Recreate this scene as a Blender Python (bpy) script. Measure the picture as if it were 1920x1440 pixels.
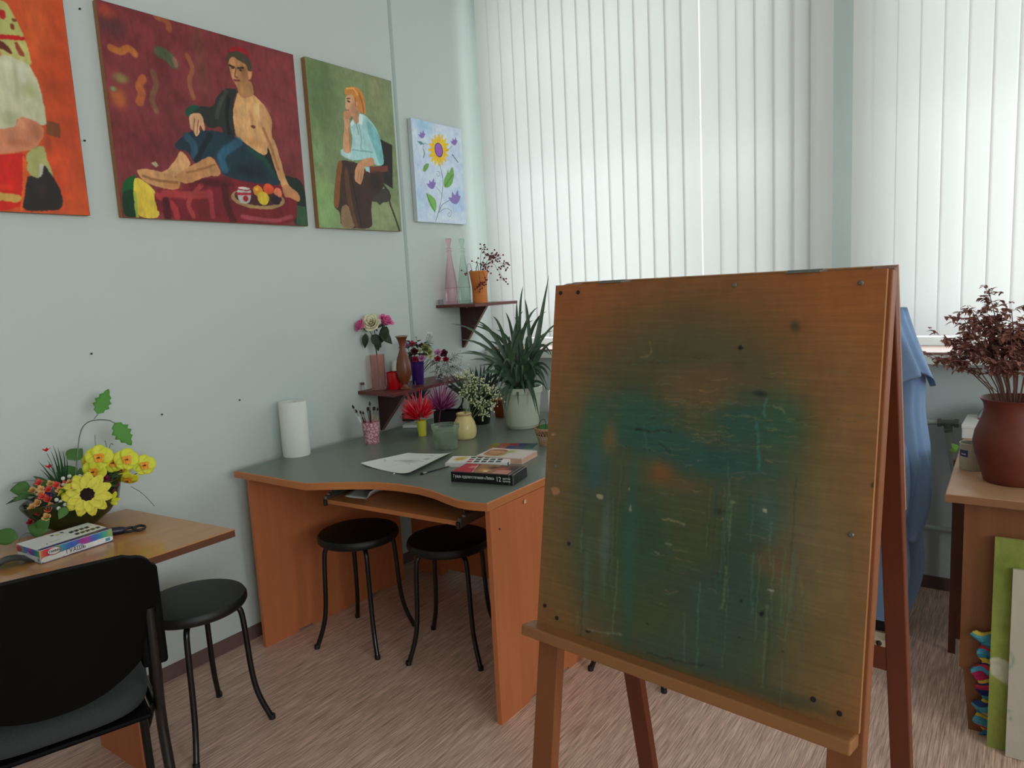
import bpy, math, random
import numpy as np
from mathutils import Vector, Matrix
for o in list(bpy.data.objects): bpy.data.objects.remove(o)
SC=bpy.context.scene; COL=SC.collection
R_=random.Random(7)
# ---------------- camera ----------------
F_PX=1340.1; YAW,PITCH,ROLL=.618407,.134234,.0525632
CAM=Vector((2.63,-3.54,1.43))
f_=Vector((-math.sin(YAW)*math.cos(PITCH),math.cos(YAW)*math.cos(PITCH),-math.sin(PITCH)))
r_=Vector((math.cos(YAW),math.sin(YAW),0)); d_=f_.cross(r_)
r2=math.cos(ROLL)*r_+math.sin(ROLL)*d_; d2=-math.sin(ROLL)*r_+math.cos(ROLL)*d_
cd=bpy.data.cameras.new('camera'); cd.sensor_fit='HORIZONTAL'; cd.sensor_width=36; cd.lens=36*F_PX/1920; cd.clip_start=.02
cam=bpy.data.objects.new('camera',cd); COL.objects.link(cam)
up=-d2; bk=-f_
cam.matrix_world=Matrix(((r2.x,up.x,bk.x,CAM.x),(r2.y,up.y,bk.y,CAM.y),(r2.z,up.z,bk.z,CAM.z),(0,0,0,1)))
SC.camera=cam
# ---------------- light and exposure ----------------
SC.view_settings.view_transform='Standard'; SC.view_settings.look='None'; SC.view_settings.gamma=1; SC.view_settings.use_curve_mapping=False
SC.view_settings.exposure=0.06
wd=bpy.data.worlds.new('overcast_sky'); SC.world=wd; wd.use_nodes=True
wd.node_tree.nodes['Background'].inputs[0].default_value=(.94,.97,1,1); wd.node_tree.nodes['Background'].inputs[1].default_value=1.3
SKY_W=14.0; SIDE_FILL_W=24
WIN=[(.13,1.75),(2.14,3.85),(4.25,5.95)]
def sky_or_fill_light(w,h,power,loc,rot,col):
    l=bpy.data.lights.new('window_daylight','AREA'); l.shape='RECTANGLE'; l.size=w; l.size_y=h; l.energy=power*w*h; l.color=col
    o=bpy.data.objects.new('window_daylight',l); COL.objects.link(o); o.location=loc; o.rotation_euler=rot
# overcast sky in front of the blinded windows, and added fill light beyond assumed, unseen windows in the right-hand wall
sky_or_fill_light(9,2.3,SKY_W,(3,.95,1.75),(math.radians(-90),0,0),(.955,.985,1))
for ya in (-5.1,-3.2): sky_or_fill_light(1.8,1.9,SIDE_FILL_W,(6.5,ya,1.95),(0,math.radians(90),0),(.965,.98,1))
# ---------------- helpers ----------------
def lin(c):
    return tuple((x/255/12.92 if x/255<=.04045 else ((x/255+.055)/1.055)**2.4) for x in c)
def sc(c,g): return tuple(min(.93,x*g) for x in lin(c))
MATS={}
def mat(name,c=None,rough=.6,g=1.0,metal=0,noise=None,bump=0,spec=.5,lines=None,trans=0,sheen=0):
    """noise=(scale xyz, amount, second colour)"""
    if name in MATS: return MATS[name]
    m=bpy.data.materials.new(name); m.use_nodes=True; nt=m.node_tree; b=nt.nodes['Principled BSDF']
    col=(*sc(c,g),1); b.inputs['Base Color'].default_value=col; b.inputs['Roughness'].default_value=rough; b.inputs['Metallic'].default_value=metal
    b.inputs['Specular IOR Level'].default_value=spec
    if trans: b.inputs['Transmission Weight'].default_value=trans
    if sheen: b.inputs['Sheen Weight'].default_value=sheen
    if noise:
        s,amt,c2=noise
        tc=nt.nodes.new('ShaderNodeTexCoord'); mp=nt.nodes.new('ShaderNodeMapping'); mp.inputs['Scale'].default_value=s
        nz=nt.nodes.new('ShaderNodeTexNoise'); nz.inputs['Scale'].default_value=1; nz.inputs['Detail'].default_value=6; nz.inputs['Roughness'].default_value=.65
        nt.links.new(tc.outputs['Object'],mp.inputs[0]); nt.links.new(mp.outputs[0],nz.inputs['Vector'])
        rp=nt.nodes.new('ShaderNodeValToRGB'); rp.color_ramp.elements[0].position=.5-.5*amt; rp.color_ramp.elements[1].position=.5+.5*amt
        rp.color_ramp.elements[0].color=(*sc(c2,g),1); rp.color_ramp.elements[1].color=col
        nt.links.new(nz.outputs[0],rp.inputs[0]); nt.links.new(rp.outputs[0],b.inputs['Base Color'])
        if bump:
            bp=nt.nodes.new('ShaderNodeBump'); bp.inputs['Strength'].default_value=bump; bp.inputs['Distance'].default_value=.01
            nt.links.new(nz.outputs[0],bp.inputs['Height']); nt.links.new(bp.outputs[0],b.inputs['Normal'])
    MATS[name]=m; return m
def thin_glass(name,c,tint=.0,gl=.12,rough=.03):
    if name in MATS: return MATS[name]
    m=bpy.data.materials.new(name); m.use_nodes=True; nt=m.node_tree; out=nt.nodes['Material Output']; nt.nodes.remove(nt.nodes['Principled BSDF'])
    t=nt.nodes.new('ShaderNodeBsdfTransparent'); t.inputs[0].default_value=(*lin(c),1)
    g=nt.nodes.new('ShaderNodeBsdfGlossy'); g.inputs['Roughness'].default_value=rough; g.inputs[0].default_value=(.9,.9,.9,1)
    lw=nt.nodes.new('ShaderNodeLayerWeight'); lw.inputs['Blend'].default_value=gl+.1
    mx=nt.nodes.new('ShaderNodeMixShader'); nt.links.new(lw.outputs['Facing'],mx.inputs[0]) if False else None
    mm=nt.nodes.new('ShaderNodeMath'); mm.operation='MULTIPLY'; mm.inputs[1].default_value=.7; nt.links.new(lw.outputs['Fresnel'],mm.inputs[0]); nt.links.new(mm.outputs[0],mx.inputs[0])
    df=nt.nodes.new('ShaderNodeBsdfDiffuse'); df.inputs[0].default_value=(*lin(c),1)
    mx2=nt.nodes.new('ShaderNodeMixShader'); mx2.inputs[0].default_value=tint
    nt.links.new(t.outputs[0],mx.inputs[1]); nt.links.new(g.outputs[0],mx.inputs[2]); nt.links.new(mx.outputs[0],mx2.inputs[1]); nt.links.new(df.outputs[0],mx2.inputs[2]); nt.links.new(mx2.outputs[0],out.inputs[0])
    MATS[name]=m; return m
def leafy(name,c,g=1,tr=.35,rough=.55,c2=None):
    if name in MATS: return MATS[name]
    m=bpy.data.materials.new(name); m.use_nodes=True; nt=m.node_tree; out=nt.nodes['Material Output']; b=nt.nodes['Principled BSDF']
    b.inputs['Base Color'].default_value=(*sc(c,g),1); b.inputs['Roughness'].default_value=rough
    t=nt.nodes.new('ShaderNodeBsdfTranslucent'); t.inputs[0].default_value=(*sc(c,g*1.2),1)
    if c2:
        tc=nt.nodes.new('ShaderNodeTexCoord'); nz=nt.nodes.new('ShaderNodeTexNoise'); nz.inputs['Scale'].default_value=25
        rp=nt.nodes.new('ShaderNodeValToRGB'); rp.color_ramp.elements[0].position=.4; rp.color_ramp.elements[1].position=.6
        rp.color_ramp.elements[0].color=(*sc(c,g),1); rp.color_ramp.elements[1].color=(*sc(c2,g),1)
        nt.links.new(tc.outputs['Object'],nz.inputs['Vector']); nt.links.new(nz.outputs[0],rp.inputs[0]); nt.links.new(rp.outputs[0],b.inputs['Base Color']); nt.links.new(rp.outputs[0],t.inputs[0])
    mx=nt.nodes.new('ShaderNodeMixShader'); mx.inputs[0].default_value=tr
    nt.links.new(b.outputs[0],mx.inputs[1]); nt.links.new(t.outputs[0],mx.inputs[2]); nt.links.new(mx.outputs[0],out.inputs[0])
    MATS[name]=m; return m
class G:
    def __init__(s): s.v=[]; s.f=[]; s.m=[]; s.cur=0
    def add(s,v,f,M=None):
        n=len(s.v)
        s.v+= [tuple(M@Vector(q)) if M else tuple(q) for q in v]
        s.f+=[tuple(i+n for i in q) for q in f]; s.m+=[s.cur]*len(f); return s
    def box(s,x0,x1,y0,y1,z0,z1,M=None):
        return s.add([(x0,y0,z0),(x1,y0,z0),(x1,y1,z0),(x0,y1,z0),(x0,y0,z1),(x1,y0,z1),(x1,y1,z1),(x0,y1,z1)],
          [(0,3,2,1),(4,5,6,7),(0,1,5,4),(1,2,6,5),(2,3,7,6),(3,0,4,7)],M)
    def prism(s,poly,z0,z1,M=None):
        n=len(poly); return s.add([(x,y,z0) for x,y in poly]+[(x,y,z1) for x,y in poly],[tuple(range(n-1,-1,-1)),tuple(range(n,2*n))]+[(i,(i+1)%n,n+(i+1)%n,n+i) for i in range(n)],M)
    def lathe(s,prof,n=28,M=None,cap=True):
        v=[];f=[]
        for r,z in prof:
            for i in range(n): a=2*math.pi*i/n; v.append((r*math.cos(a),r*math.sin(a),z))
        for j in range(len(prof)-1):
            for i in range(n): k=(i+1)%n; f.append((j*n+i,j*n+k,(j+1)*n+k,(j+1)*n+i))
        if cap:
            f.append(tuple(range(n-1,-1,-1))); 
            if cap!=1 or True: f.append(tuple((len(prof)-1)*n+i for i in range(n)))
        return s.add(v,f,M)
    def tube(s,pts,r,n=8,M=None,cap=True,smooth=0):
        P=[Vector(p) for p in pts]
        for _ in range(smooth):
            Q=[P[0]]
            for a,b in zip(P,P[1:]): Q+= [a*.75+b*.25,a*.25+b*.75]
            Q.append(P[-1]); P=Q
        L=len(P); rr=r if isinstance(r,(list,tuple)) else None
        v=[];f=[]; up=Vector((0,0,1)); prev=None
        for i,p in enumerate(P):
            t=(P[min(i+1,L-1)]-P[max(i-1,0)]).normalized()
            if prev is None:
                a=t.cross(up if abs(t.z)<.9 else Vector((1,0,0))).normalized()
            else: a=(prev-t*prev.dot(t)).normalized()
            prev=a; b=t.cross(a)
            if rr: 
                q=i/(L-1)*(len(rr)-1); k=min(int(q),len(rr)-2); rad=rr[k]*(1-(q-k))+rr[k+1]*(q-k)
            else: rad=r
            for j in range(n): an=2*math.pi*j/n; v.append(p+a*rad*math.cos(an)+b*rad*math.sin(an))
        for i in range(L-1):
            for j in range(n): k=(j+1)%n; f.append((i*n+j,i*n+k,(i+1)*n+k,(i+1)*n+j))
        if cap: f+= [tuple(range(n-1,-1,-1)),tuple((L-1)*n+j for j in range(n))]
        return s.add(v,f,M)
    def ball(s,c,r,n=8,sq=(1,1,1)):
        m=max(4,n//2+1); pr=[]
        v=[(c[0],c[1],c[2]-r*sq[2])];f=[]
        for j in range(1,m):
            a=math.pi*j/m
            for i in range(n): t=2*math.pi*i/n; v.append((c[0]+r*sq[0]*math.sin(a)*math.cos(t),c[1]+r*sq[1]*math.sin(a)*math.sin(t),c[2]-r*sq[2]*math.cos(a)))
        v.append((c[0],c[1],c[2]+r*sq[2])); e=len(v)-1
        for i in range(n): k=(i+1)%n; f.append((0,1+k,1+i)); f.append((e,1+(m-2)*n+i,1+(m-2)*n+k))
        for j in range(m-2):
            for i in range(n): k=(i+1)%n; f.append((1+j*n+i,1+j*n+k,1+(j+1)*n+k,1+(j+1)*n+i))
        return s.add(v,f)
    def sheet(s,fn,nu,nv,M=None):
        v=[fn(i/nu,j/nv) for j in range(nv+1) for i in range(nu+1)]
        f=[(j*(nu+1)+i,j*(nu+1)+i+1,(j+1)*(nu+1)+i+1,(j+1)*(nu+1)+i) for j in range(nv) for i in range(nu)]
        return s.add(v,f,M)
    def build(s,name,mats,parent=None,smooth=None,bevel=0,solid=0,sub=0):
        me=bpy.data.meshes.new(name); me.from_pydata([tuple(q) for q in s.v],[],s.f); me.update()
        if not isinstance(mats,(list,tuple)): mats=[mats]
        for m in mats: me.materials.append(m)
        if len(mats)>1: me.polygons.foreach_set('material_index',s.m)
        if smooth: me.shade_smooth()
        if smooth and smooth<180:
            try: me.set_sharp_from_angle(angle=math.radians(smooth))
            except Exception: pass
        o=bpy.data.objects.new(name,me); COL.objects.link(o)
        if parent: o.parent=parent
        if solid: md=o.modifiers.new('t','SOLIDIFY'); md.thickness=solid; md.offset=0
        if sub: md=o.modifiers.new('s','SUBSURF'); md.levels=sub; md.render_levels=sub
        if bevel: md=o.modifiers.new('b','BEVEL'); md.width=bevel; md.segments=2; md.limit_method='ANGLE'
        return o
def tag(o,label,cat,group=None,kind=None):
    o['label']=label; o['category']=cat
    if group: o['group']=group
    if kind: o['kind']=kind
    return o
def thing(name,label,cat,loc=(0,0,0),rz=0,group=None):
    o=bpy.data.objects.new(name,None); COL.objects.link(o); o.location=loc; o.rotation_euler=(0,0,rz); o.empty_display_size=.05
    return tag(o,label,cat,group)
def struct(o): o['kind']='structure'; return o
def copy_tree(o,parent=None):
    c=o.copy(); COL.objects.link(c); c.parent=parent
    for ch in list(o.children): copy_tree(ch,c)
    return c
def T(x=0,y=0,z=0): return Matrix.Translation((x,y,z))
def RX(a): return Matrix.Rotation(a,4,'X')
def RY(a): return Matrix.Rotation(a,4,'Y')
def RZ(a): return Matrix.Rotation(a,4,'Z')
def text(s,size,m,parent,M,name='lettering',ext=.0004,align='LEFT',bold=0,xs=1):
    cu=bpy.data.curves.new(name,'FONT'); cu.body=s; cu.size=size; cu.extrude=ext; cu.align_x=align; cu.offset=bold
    t=bpy.data.objects.new(name+'_t',cu); COL.objects.link(t); dg=bpy.context.evaluated_depsgraph_get()
    me=bpy.data.meshes.new_from_object(t.evaluated_get(dg)); bpy.data.objects.remove(t)
    me.transform(M@Matrix.Diagonal((xs,1,1,1))); me.materials.clear(); me.materials.append(m); o=bpy.data.objects.new(name,me); COL.objects.link(o)
    o.parent=parent; return o
# ---- painted surfaces: colours per vertex on a fine grid ----
def vnoise(W,H,fx,fy,seed,octs=3):
    rs=np.random.RandomState(seed); out=np.zeros((H,W)); amp=1;tot=0
    for o in range(octs):
        gx,gy=int(fx*2**o)+2,int(fy*2**o)+2; g=rs.rand(gy,gx)
        x=np.linspace(0,gx-1.001,W); y=np.linspace(0,gy-1.001,H); xi=x.astype(int); yi=y.astype(int); tx=x-xi; ty=(y-yi)[:,None]
        tx=tx*tx*(3-2*tx); ty=ty*ty*(3-2*ty)
        a=g[yi][:,xi];b=g[yi][:,xi+1];c=g[yi+1][:,xi];d=g[yi+1][:,xi+1]
        out+=amp*((a*(1-tx)+b*tx)*(1-ty)+(c*(1-tx)+d*tx)*ty); tot+=amp; amp*=.55
    return out/tot-.5
def chaik(P,closed,it=2):
    P=[tuple(q) for q in P]
    for _ in range(it):
        Q=[] if closed else [P[0]]
        n=len(P)
        for i in range(n if closed else n-1):
            a,b=P[i],P[(i+1)%n]; t=.2; Q+=[(a[0]*(1-t)+b[0]*t,a[1]*(1-t)+b[1]*t),(a[0]*t+b[0]*(1-t),a[1]*t+b[1]*(1-t))]
        if not closed: Q.append(P[-1])
        P=Q
    return P
def raster(W,H,asp,bg,ops,rough=.10,seed=1,wob=4,la=1):
    U,V=np.meshgrid(np.linspace(0,1000,W),np.linspace(0,1000,H)); img=np.zeros((H,W,3)); img[:]=bg
    n1=vnoise(W,H,60,60*asp,seed+1)*wob*2; n2=vnoise(W,H,60,60*asp,seed+2)*wob*2
    U=U+n1;V=V+n2
    for op in ops:
        k,c=op[0],np.array(op[1],float)
        if k=='l' and not isinstance(op[2],(list,tuple)): op=(k,c,op[3],op[2])
        if k in 'eb' and not isinstance(op[2],(list,tuple)): op=(k,c,(op[2],op[3]),op[4],op[5],op[6] if len(op)>6 else 1)
        if k=='p':
            P=chaik(op[2],True) if len(op[2])>4 else op[2]; ins=np.zeros((H,W),bool); j=len(P)-1
            for i in range(len(P)):
                xi,yi=P[i];xj,yj=P[j]
                if yi!=yj: ins^=((yi>V)!=(yj>V))&(U<(xj-xi)*(V-yi)/(yj-yi)+xi)
                j=i
            img[ins]=c
        elif k=='s':
            d=((U-op[2])/op[4])**2+((V-op[3])/op[5])**2; a=(op[6]/(1+d**3))[...,None]; img=img*(1-a)+c*a
        elif k in('e','b'):
            d=((U-op[2][0])/op[3])**2+((V-op[2][1])/op[4])**2
            if k=='e': img[d<1]=c
            else: a=(np.exp(-.9*d**1.5)*op[5])[...,None]; img=img*(1-a)+c*a
        elif k=='l':
            P=chaik(op[2],False); w=op[3]
            for (x0,y0),(x1,y1) in zip(P,P[1:]):
                mg=w+wob*4+6; i0=max(0,int((min(x0,x1)-mg)/1000*(W-1))); i1=min(W,int((max(x0,x1)+mg)/1000*(W-1))+2); j0=max(0,int((min(y0,y1)-mg)/1000*(H-1))); j1=min(H,int((max(y0,y1)+mg)/1000*(H-1))+2)
                if i1<=i0 or j1<=j0: continue
                u_,v_=U[j0:j1,i0:i1],V[j0:j1,i0:i1]; dx,dy=(x1-x0),(y1-y0)*asp; L=dx*dx+dy*dy+1e-9
                t=np.clip(((u_-x0)*dx+(v_-y0)*asp*dy)/L,0,1); d=np.hypot(u_-x0-t*dx,(v_-y0)*asp-t*dy)
                a=np.clip((w-d)/(w*.5+.5),0,1)[...,None]*la; img[j0:j1,i0:i1]=img[j0:j1,i0:i1]*(1-a)+c*a
    pd=np.pad(img,((1,1),(1,1),(0,0)),'edge'); img=.4*img+.15*(pd[:-2,1:-1]+pd[2:,1:-1]+pd[1:-1,:-2]+pd[1:-1,2:])
    s=vnoise(W,H,14,14*asp,seed+3)+.7*vnoise(W,H,70,25*asp,seed+4)
    img=img*(1+rough*2*s[...,None])+rough*26*vnoise(W,H,20,20*asp,seed+5)[...,None]
    return np.clip(img,0,255)
def painted(name,img,fn,parent,g=1.0,rough=.5,nodefn=None):
    """img rows run bottom to top; fn(u,v) gives the point"""
    H,W,_=img.shape; u=np.linspace(0,1,W); v=np.linspace(0,1,H)
    co=np.array([fn(a,b) for b in v for a in u],dtype=np.float32)
    i=np.arange(W*H).reshape(H,W); q=np.stack([i[:-1,:-1],i[:-1,1:],i[1:,1:],i[1:,:-1]],-1).reshape(-1,4)
    me=bpy.data.meshes.new(name); me.vertices.add(W*H); me.vertices.foreach_set('co',co.ravel()); me.loops.add(q.size); me.loops.foreach_set('vertex_index',q.ravel().astype(np.int32))
    me.polygons.add(len(q)); me.polygons.foreach_set('loop_start',np.arange(0,q.size,4,dtype=np.int32)); me.update(calc_edges=True); me.validate()
    ca=me.color_attributes.new('paint','FLOAT_COLOR','POINT'); x=img/255; l=np.where(x<=.04045,x/12.92,((x+.055)/1.055)**2.4)*g; l=np.clip(l,0,.93)
    ca.data.foreach_set('color',np.concatenate([l.reshape(-1,3),np.ones((W*H,1))],1).astype(np.float32).ravel())
    m=bpy.data.materials.new(name+'_paint'); m.use_nodes=True; nt=m.node_tree; b=nt.nodes['Principled BSDF']; b.inputs['Roughness'].default_value=rough; b.inputs['Specular IOR Level'].default_value=.35
    at=nt.nodes.new('ShaderNodeAttribute'); at.attribute_name='paint'
    if nodefn: nodefn(nt,at,b)
    else: nt.links.new(at.outputs['Color'],b.inputs['Base Color'])
    me.materials.append(m); o=bpy.data.objects.new(name,me); COL.objects.link(o); o.parent=parent; return o
def wood(name,c,c2,axis='x',g=1.0,rough=.45,scale=1.0,contrast=.5):
    s={'x':(3,60,60),'y':(60,3,60),'z':(60,60,3)}[axis]; s=tuple(q*scale for q in s)
    return mat(name,c,rough,g,noise=(s,contrast,c2))
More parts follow.
